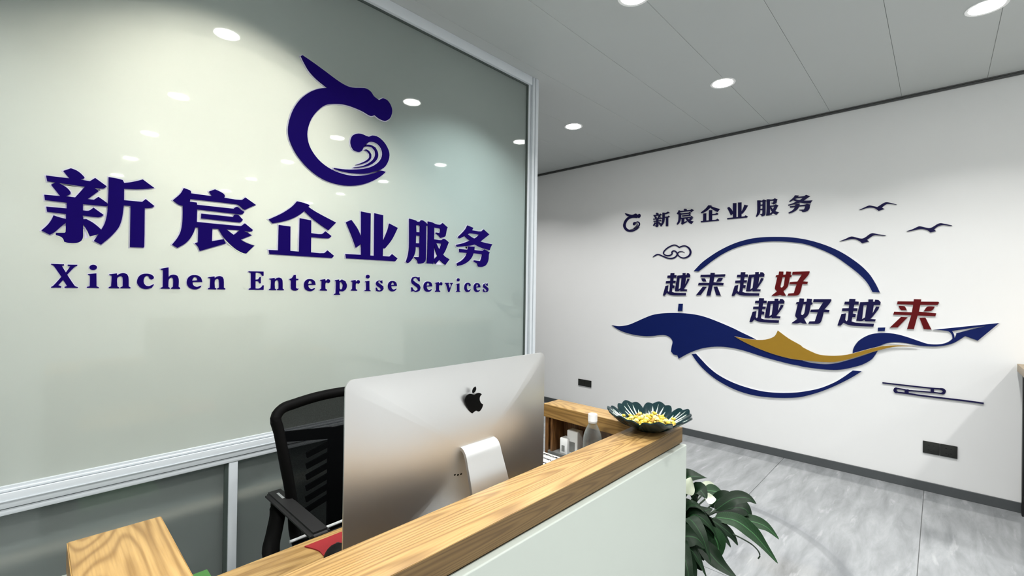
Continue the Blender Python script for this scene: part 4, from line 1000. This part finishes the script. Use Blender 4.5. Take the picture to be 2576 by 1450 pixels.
# ------------------------------------------------------------------ lotus bowl with sweets on the ledge corner
BX, BY = 1.392, 0.688
bowl = empty('lotus_bowl', (BX, BY, LZ)); tag(bowl, 'dark teal glazed lotus-shaped bowl on the ledge corner', 'bowl')
def bowl_h(r):            # height of the bowl wall over radius
    t = max(0.0, (r-0.052)/0.095)
    return 0.008+0.052*t**1.35
bm = bmesh.new()
lathe(bm, [(0.048, 0.0005), (0.052, 0.003), (0.060, 0.008), (0.066, 0.0135), (0.060, 0.0155), (0.046, 0.0135), (0.001, 0.0125)], 40)
link('bowl_base', bm_mesh(bm, 'bowl_base', True, 50), M['glaze'], bowl)
def petal_mesh():
    bm = bmesh.new(); nu, nv = 25, 12; top, bot = [], []
    for j in range(nv+1):
        v = j/nv; ra, rb = [], []
        for i in range(nu):
            u = -1+2*i/(nu-1)
            scal = 1-0.24*abs(u)**3.6-0.05*(1-abs(math.cos(u*math.pi*1.5)))        # lobed rim
            rmax = 0.136*scal
            r = 0.050+(rmax-0.050)*v
            half = math.radians(29.0)
            th = u*half
            z = bowl_h(r)+0.006*(1-u*u)*v+0.0015*math.cos(u*9)*v
            ra.append(bm.verts.new((r*math.cos(th), r*math.sin(th), z+0.0022)))
            rb.append(bm.verts.new((r*math.cos(th)*1.008, r*math.sin(th)*1.008, z-0.0022)))
        top.append(ra); bot.append(rb)
    for j in range(nv):
        for i in range(nu-1):
            bm.faces.new((top[j][i], top[j][i+1], top[j+1][i+1], top[j+1][i]))
            bm.faces.new((bot[j][i], bot[j+1][i], bot[j+1][i+1], bot[j][i+1]))
    for j in range(nv):
        bm.faces.new((top[j][0], top[j+1][0], bot[j+1][0], bot[j][0])); bm.faces.new((top[j][-1], bot[j][-1], bot[j+1][-1], top[j+1][-1]))
    for i in range(nu-1):
        bm.faces.new((top[-1][i], top[-1][i+1], bot[-1][i+1], bot[-1][i])); bm.faces.new((top[0][i], bot[0][i], bot[0][i+1], top[0][i+1]))
    return bm_mesh(bm, 'petal', True, 50)
def vein_mesh():
    bm = bmesh.new()
    for u, v0, v1 in ((-0.66, 0.34, 0.70), (-0.34, 0.24, 0.84), (0.02, 0.22, 0.9), (0.36, 0.24, 0.82), (0.68, 0.34, 0.68)):
        prev = None; n = 10
        for k in range(n+1):
            t = k/n; v = v0+(v1-v0)*t
            scal = 1-0.24*abs(u)**3.6-0.02; r = 0.050+(0.136*scal-0.050)*v
            th = u*math.radians(27.5)*(0.55+0.45*v); wdt = 0.0026*math.sin(math.pi*min(1, 0.08+t*0.92))**0.8+0.0002
            z = bowl_h(r)+0.006*(1-u*u)*v+0.0045
            c0 = Vector((r*math.cos(th), r*math.sin(th), z)); nrm = Vector((-math.sin(th), math.cos(th), 0))
            row = [bm.verts.new(c0-nrm*wdt-Vector((0, 0, 0.0025))), bm.verts.new(c0), bm.verts.new(c0+nrm*wdt-Vector((0, 0, 0.0025)))]
            if prev:
                for q in range(2): bm.faces.new((prev[q], prev[q+1], row[q+1], row[q]))
                bm.faces.new((prev[2], prev[0], row[0], row[2]))
            prev = row
    return bm_mesh(bm, 'vein', True, 60)
pm, vm = petal_mesh(), vein_mesh()
for k in range(7):
    a_ = 2*math.pi*k/7+math.radians(12)
    o = link('petal', pm, M['glaze'], bowl); o.rotation_euler = (0, 0, a_); o.location = (0, 0, 0.0004*(k % 2))
    v_ = link('veins', vm, M['vein'], o)
# yellow sweets heaped in the bowl
cm = [pmat('yellow sweet wrapper', S(206, 182, 60), 0.3, var=0.2, scale=90), pmat('golden sweet', S(158, 122, 30), 0.3, var=0.25, scale=90), pmat('pale yellow sweet', S(240, 226, 140), 0.35, var=0.1, scale=90)]
smesh = []
for mi in range(3):
    bm = bmesh.new(); bmesh.ops.create_icosphere(bm, subdivisions=2, radius=1)
    for v in bm.verts:
        k = 1+0.18*math.sin(v.co.x*5+mi)*math.cos(v.co.y*6)
        v.co = Vector((v.co.x*0.0085*k, v.co.y*0.0062*k, v.co.z*0.0054*k))
    # twisted wrapper ends
    for s in (-1, 1):
        tip = [bm.verts.new((s*0.0078, dy, dz)) for dy, dz in ((-0.0012, 0), (0.0012, 0))]
        fan = [bm.verts.new((s*0.0125, dy, dz)) for dy, dz in ((0.0038, 0.001), (-0.0038, -0.001))]
        bm.faces.new(tip+fan)
    me = bm_mesh(bm, 'sweet', True, 70); me.materials.append(cm[mi]); smesh.append(me)
cnt = 0
for layer, (rad, num, zz) in enumerate(((0.090, 44, 0.026), (0.078, 36, 0.031), (0.058, 22, 0.036))):
    for k in range(num):
        rr = rad*math.sqrt((k+0.5)/num); th = k*2.39996+layer
        x, y = rr*math.cos(th), rr*math.sin(th)
        z = max(zz, bowl_h(math.hypot(x, y))+0.012)
        o = link('sweet', smesh[random.choice((0, 0, 1, 2))], None, None, (BX+x, BY+y, LZ+z-0.004))
        o.rotation_euler = (random.uniform(-0.4, 0.4), random.uniform(-0.4, 0.4), random.uniform(0, 6.28))
        tag(o, 'small yellow sweet heaped in the dark teal lotus bowl', 'sweet', 'sweets in the lotus bowl')

# ------------------------------------------------------------------ office chair behind the desk
CXC, CYB = 0.872, 1.755
chair = empty('office_chair', (CXC, 1.55, 0)); tag(chair, 'black mesh-back office chair between the desk and the frosted glass', 'chair')
def by_(z):           # depth of the backrest over its height
    t = (z-0.46)/0.54
    return CYB-0.015+0.05*t*t-0.02*math.sin(math.pi*t)
def bw_(z): return 0.190+0.066*((z-0.46)/0.54)
# backrest frame: closed rounded loop
lp_ = []
zt, zb = 0.985, 0.46
for x, z in [(-0.10, zt+0.010), (0.0, zt+0.013), (0.10, zt+0.010), (0.19, zt), (0.235, zt-0.008), (0.262, zt-0.035), (0.254, 0.90), (0.240, 0.80), (0.224, 0.70), (0.210, 0.60), (0.200, 0.52), (0.175, zb), (0.10, zb-0.005), (0, zb-0.005), (-0.10, zb-0.005), (-0.175, zb), (-0.200, 0.52), (-0.210, 0.60), (-0.224, 0.70), (-0.240, 0.80), (-0.254, 0.90), (-0.262, zt-0.035), (-0.235, zt-0.008), (-0.19, zt)]:
    curve = 0.025*(abs(x)/0.26)**2
    lp_.append((CXC+x, by_(z)-curve, z))
bm = bmesh.new(); tube(bm, spline(lp_, 3, True), 0.019, 10, True, None)
bf = mesh_obj('backrest_frame', bm, M['chair_frame'], chair)
bm = bmesh.new(); nx, nz = 14, 12; g = []
for j in range(nz+1):
    z = 0.47+(0.985-0.47)*j/nz
    g.append([bm.verts.new((CXC+x*bw_(z), by_(z)-0.025*abs(x)**2-0.004, z)) for x in [-1+2*i/nx for i in range(nx+1)]])
for j in range(nz):
    for i in range(nx): bm.faces.new((g[j][i], g[j][i+1], g[j+1][i+1], g[j+1][i]))
mesh_obj('mesh_panel', bm, M['mesh'], chair)
# lumbar spine with arms and ribs behind the mesh
bm = bmesh.new()
def bar(bm, p, q, w0, w1, d=0.014):
    p, q = Vector(p), Vector(q); t = (q-p).normalized(); s = Vector((0, 1, 0)).cross(t).normalized()
    vs = []
    for c0, w_ in ((p, w0), (q, w1)):
        for sy in (-1, 1):
            for ss in (-1, 1): vs.append(bm.verts.new(c0+s*(w_/2*ss)+Vector((0, d/2*sy, 0))))
    for f in ((0, 1, 3, 2), (4, 6, 7, 5), (0, 4, 5, 1), (2, 3, 7, 6), (0, 2, 6, 4), (1, 5, 7, 3)): bm.faces.new([vs[i] for i in f])
YB = CYB+0.045
bar(bm, (CXC, YB, 0.40), (CXC, YB, 0.855), 0.085, 0.085)
bar(bm, (CXC-0.03, YB, 0.835), (CXC-0.235, YB-0.035, 0.872), 0.045, 0.036)
bar(bm, (CXC+0.03, YB, 0.835), (CXC+0.235, YB-0.035, 0.872), 0.045, 0.036)
spn = mesh_obj('lumbar_support', bm, M['chair_frame'], chair, False)
for s in (-1, 1):
    for k in range(6):
        z = 0.785-0.043*k; bm = bmesh.new()
        bar(bm, (CXC+s*0.036, YB, z+0.008), (CXC+s*0.135, YB-0.016, z-0.012), 0.022, 0.020, 0.010)
        mesh_obj('rib', bm, M['chair_frame'], spn, False)
# armrests
for s in (-1, 1):
    ax = CXC+s*0.243
    bm = bmesh.new(); add_box(bm, (ax-0.032, 1.40, 0.638), (ax+0.032, 1.815, 0.664))
    bmesh.ops.bevel(bm, geom=list(bm.edges), offset=0.010, segments=3, affect='EDGES')
    ar = mesh_obj('armrest', bm, M['chair_arm'], chair)
    bm = bmesh.new()
    tube(bm, spline([(ax, 1.772, 0.648), (ax-s*0.0, 1.765, 0.60), (ax+s*0.018, 1.745, 0.545), (ax+s*0.040, 1.715, 0.49), (ax+s*0.030, 1.68, 0.43), (ax-s*0.02, 1.62, 0.400), (ax-s*0.08, 1.56, 0.395)], 4), 0.022, 10, False, (1.3, 0.8))
    mesh_obj('armrest_support', bm, M['chair_frame'], chair)
    box('armrest_highlight', (ax-0.004, 1.715, 0.6642), (ax+0.004, 1.772, 0.6652), M['pale_line'], ar)  # pale strip put in for the highlight on the armrest's rear end
# seat
bm = bmesh.new(); add_box(bm, (CXC-0.235, 1.30, 0.415), (CXC+0.235, 1.735, 0.485))
bmesh.ops.bevel(bm, geom=list(bm.edges), offset=0.028, segments=4, affect='EDGES')
seat_ = mesh_obj('seat', bm, M['seat'], chair)
bm = bmesh.new(); tube(bm, [(CXC-0.225, CYB-0.055, 0.505), (CXC, CYB-0.045, 0.505), (CXC+0.225, CYB-0.055, 0.505)], 0.0055, 8)
mesh_obj('seat_piping', bm, M['pale_line'], chair)
bm = bmesh.new(); lathe(bm, [(0.028, 0.09), (0.028, 0.26), (0.020, 0.261), (0.020, 0.40), (0.10, 0.402), (0.10, 0.415)], 20, (CXC, 1.52, 0))
mesh_obj('gas_column', bm, M['chair_frame'], chair)
for k in range(5):
    a_ = math.radians(90+72*k); d = Vector((math.cos(a_), math.sin(a_), 0))
    bm = bmesh.new(); tube(bm, [Vector((CXC, 1.52, 0.11))+d*0.02, Vector((CXC, 1.52, 0.10))+d*0.16, Vector((CXC, 1.52, 0.075))+d*0.27], [0.026, 0.022, 0.017], 8)
    lg = mesh_obj('base_leg', bm, M['chair_frame'], chair)
    p = Vector((CXC, 1.52, 0))+d*0.27
    bm = bmesh.new(); side = Vector((-d.y, d.x, 0))
    tube(bm, [p+side*-0.022+Vector((0, 0, 0.0275)), p+side*0.022+Vector((0, 0, 0.0275))], 0.027, 14)
    mesh_obj('caster', bm, M['black'], lg)

# ------------------------------------------------------------------ tall table at the right edge
TX0, TY1, TZ = 3.62, -0.390, 0.985
tb = empty('high_table', ((TX0+WX)/2, TY1-0.4, 0)); tag(tb, 'tall table with pale oak top and black metal side frame against the white wall', 'table')
box('tabletop', (TX0-0.05, TY1-0.9, TZ-0.048), (WX-0.014, TY1+0.012, TZ), M['oak_pale'], tb, bev=0.001)
box('apron', (TX0-0.03, TY1-0.85, TZ-0.058), (WX-0.03, TY1+0.004, TZ-0.0485), M['blackmetal'], tb)
for yy in (TY1-0.03, TY1-0.86):
    box('leg', (TX0, yy-0.02, 0), (TX0+0.045, yy+0.02, TZ-0.0585), M['blackmetal'], tb, bev=0.002)
    box('leg', (WX-0.075, yy-0.02, 0), (WX-0.03, yy+0.02, TZ-0.0585), M['blackmetal'], tb, bev=0.002)
    box('crossbar', (TX0+0.0455, yy-0.012, 0.10), (WX-0.0755, yy+0.012, 0.135), M['blackmetal'], tb, bev=0.002)
    box('side_panel', (TX0+0.0455, yy-0.006, 0.1355), (WX-0.0755, yy+0.006, TZ-0.0585), M['blackmetal'], tb)
    box('edge_strip', (TX0+0.0465, yy+0.0065, 0.15), (TX0+0.0545, yy+0.0085, TZ-0.06), M['pale_line'], tb)

# ------------------------------------------------------------------ peace lily beside the counter
PX, PY = 1.80, 0.86
plant = empty('peace_lily', (PX, PY, 0)); tag(plant, 'dark green peace lily plant on the floor beside the counter', 'plant')
bm = bmesh.new(); lathe(bm, [(0.09, 0.0), (0.105, 0.01), (0.135, 0.215), (0.142, 0.22), (0.142, 0.24), (0.130, 0.24), (0.126, 0.215), (0.02, 0.21)], 32, (PX, PY, 0))
mesh_obj('pot', bm, M['pot'], plant)
bm = bmesh.new(); lathe(bm, [(0.125, 0.212), (0.10, 0.222), (0.002, 0.226)], 24, (PX, PY, 0)); mesh_obj('soil', bm, M['soil'], plant)
def leaf(pts, width, mat, name='leaf', roll=0.0, fold=0.22, up_=None):
    """blade along a 3D spine; width profile of a lily leaf, folded a little along the midrib"""
    sp = spline(pts, 6); n = len(sp); bm = bmesh.new(); uv = bm.loops.layers.uv.new('UVMap'); rows = []
    for i, p in enumerate(sp):
        t = i/(n-1)
        tan = (sp[min(i+1, n-1)]-sp[max(i-1, 0)]).normalized()
        side = tan.cross(up_ or Vector((0, 0, 1)))
        if side.length < 1e-3: side = Vector((1, 0, 0))
        side.normalize(); nrm = side.cross(tan)
        side, nrm = side*math.cos(roll)+nrm*math.sin(roll), nrm*math.cos(roll)-side*math.sin(roll)
        w_ = width*0.5*(math.sin(math.pi*min(1, t**0.72*0.98+0.02)))**0.85*(1-0.25*t)+0.0012
        wav = 0.05*width*math.sin(t*9)
        rows.append([bm.verts.new(p+side*(w_*k)+nrm*(abs(k)*w_*fold+wav*abs(k)*k)) for k in (-1, -0.5, 0, 0.5, 1)])
    for i in range(n-1):
        for k in range(4):
            f = bm.faces.new((rows[i][k], rows[i][k+1], rows[i+1][k+1], rows[i+1][k]))
            for lpz, (uu, vv) in zip(f.loops, ((k/4, i/n), ((k+1)/4, i/n), ((k+1)/4, (i+1)/n), (k/4, (i+1)/n))): lpz[uv].uv = (uu, vv*4)
    return mesh_obj(name, bm, mat, plant, True, 80)
def stalk(p, q, r=0.0035):
    p, q = Vector(p), Vector(q); mid = (p+q)/2+Vector((0, 0, 0.05))
    bm = bmesh.new(); tube(bm, spline([p, mid, q], 5), r, 6); mesh_obj('stalk', bm, M['stem'], plant)
RP, WP = (1690, 1080, 2000, 1450), 1215
crown = Vector((PX, PY, 0.23))
# blades seen beside the counter: (crop points along the spine, depth at base, depth at tip, width, material)
vis = [([(120,545),(170,470),(350,485)], 2.02, 1.98, 0.085, 'leaf', 0.9),
       ([(200,690),(270,600),(345,690)], 1.97, 1.90, 0.075, 'leaf', 0.6),
       ([(330,605),(420,615),(520,645)], 2.06, 2.04, 0.06, 'leaf2', 0.5),
       ([(430,800),(600,690),(740,680),(835,738)], 1.95, 1.92, 0.060, 'leaf', 0.5),
       ([(430,820),(600,780),(720,790),(800,890)], 1.97, 1.95, 0.115, 'leaf', 0.8),
       ([(140,915),(270,830),(400,785)], 1.88, 1.93, 0.060, 'leaf', 0.5),
       ([(430,870),(620,900),(780,1010),(900,1140),(1045,1325)], 1.90, 1.78, 0.062, 'leaf2', 0.3),
       ([(620,900),(780,910),(930,965),(1058,1088)], 1.94, 1.88, 0.055, 'leaf2', 0.5),
       ([(350,985),(430,1080),(460,1180),(450,1282)], 1.86, 1.80, 0.075, 'leaf2', 0.2),
       ([(120,1130),(190,1240),(295,1398)], 1.83, 1.76, 0.062, 'leaf', 0.2),
       ([(270,1100),(380,1230),(480,1340),(650,1480)], 1.84, 1.72, 0.070, 'leaf', 0.3),
       ([(400,900),(500,970),(590,1050),(652,1148)], 1.88, 1.84, 0.040, 'leaf', 0.4),
       ([(330,900),(430,980),(520,1070),(582,1168)], 1.87, 1.83, 0.030, 'leaf', 0.4),
       ([(200,930),(330,930),(470,990),(560,1060)], 1.90, 1.86, 0.060, 'leaf', 0.4),
       ([(80,1000),(170,960),(330,985),(420,1080)], 1.86, 1.82, 0.085, 'leaf', 0.4),
       ([(60,1120),(130,1060),(250,1080),(330,1180)], 1.82, 1.78, 0.085, 'leaf', 0.3),
       ([(60,1200),(110,1280),(180,1380),(230,1500)], 1.80, 1.72, 0.085, 'leaf', 0.2),
       ([(30,760),(120,740),(230,780),(320,860)], 1.98, 1.94, 0.05, 'leaf', 0.5),
       ([(380,760),(470,690),(560,660),(620,700)], 2.02, 1.98, 0.06, 'leaf', 0.6),
       ([(60,900),(130,850),(200,760),(260,640)], 1.96, 1.98, 0.055, 'leaf', 0.6),
       ([(60,700),(90,580),(110,480),(60,420)], 2.02, 2.02, 0.07, 'leaf', 0.8),
       ([(200,1000),(260,1090),(300,1190),(310,1300)], 1.84, 1.80, 0.06, 'leaf', 0.3),
       ([(30,1300),(70,1380),(100,1450),(150,1560)], 1.78, 1.74, 0.09, 'leaf', 0.2)]
for pts, d0, d1, w_, mt, rl in vis:
    P3 = []
    for i, q in enumerate(tr(RP, WP, pts)):
        P3.append(at_depth(q[0], q[1], d0+(d1-d0)*i/(len(pts)-1)))
    leaf(P3, w_*1.05, M[mt], roll=(rl-0.5)*0.9, up_=((EYE-P3[0]).normalized()*0.75+Vector((0, 0, 0.6))).normalized())
    stalk(crown+Vector((random.uniform(-0.05, 0.05), random.uniform(-0.05, 0.05), 0)), P3[0]+(P3[0]-P3[1]).normalized()*-0.004)
# the curled tendril
bm = bmesh.new(); tube(bm, spline([at_depth(*q, 1.84) for q in tr(RP, WP, [(600,1035),(700,1085),(790,1140),(850,1200),(868,1250),(850,1280)])], 5), [0.0028]*26, 6)
mesh_obj('tendril', bm, M['stem'], plant)
# white spathes
for pts, d, w_ in (([(150,642),(165,560),(190,478)], 1.93, 0.052), ([(310,600),(370,570),(450,600)], 2.08, 0.045), ([(330,690),(380,690),(435,690)], 1.99, 0.040)):
    P3 = [at_depth(*q, d) for q in tr(RP, WP, pts)]
    leaf(P3, w_*1.2, M['spathe'], 'spathe', roll=0.2, fold=0.3, up_=(EYE-P3[0]).normalized())
    stalk(crown+Vector((0.02, 0.01, 0)), P3[0])
# leaves on the far side of the plant, mostly behind the counter
for k in range(16):
    a_ = math.radians(20+k*22.5+random.uniform(-8, 8)); rr = random.uniform(0.16, 0.30); hh_ = random.uniform(0.38, 0.62)
    d = Vector((math.cos(a_), math.sin(a_), 0))
    if PX+d.x*rr < 1.56: rr = 0.18
    b0_ = Vector((PX, PY, 0.24))+d*0.10+Vector((0, 0, (hh_-0.24)*0.6))
    if b0_.x+d.x*(rr-0.1) < 1.56: continue
    leaf([b0_, Vector((PX, PY, hh_))+d*(rr*0.7), Vector((PX, PY, hh_-0.02))+d*rr, Vector((PX, PY, hh_-0.10))+d*(rr+0.05)], 0.07, M['leaf'], roll=random.uniform(-0.3, 0.3))
    stalk(crown+d*0.03, b0_)
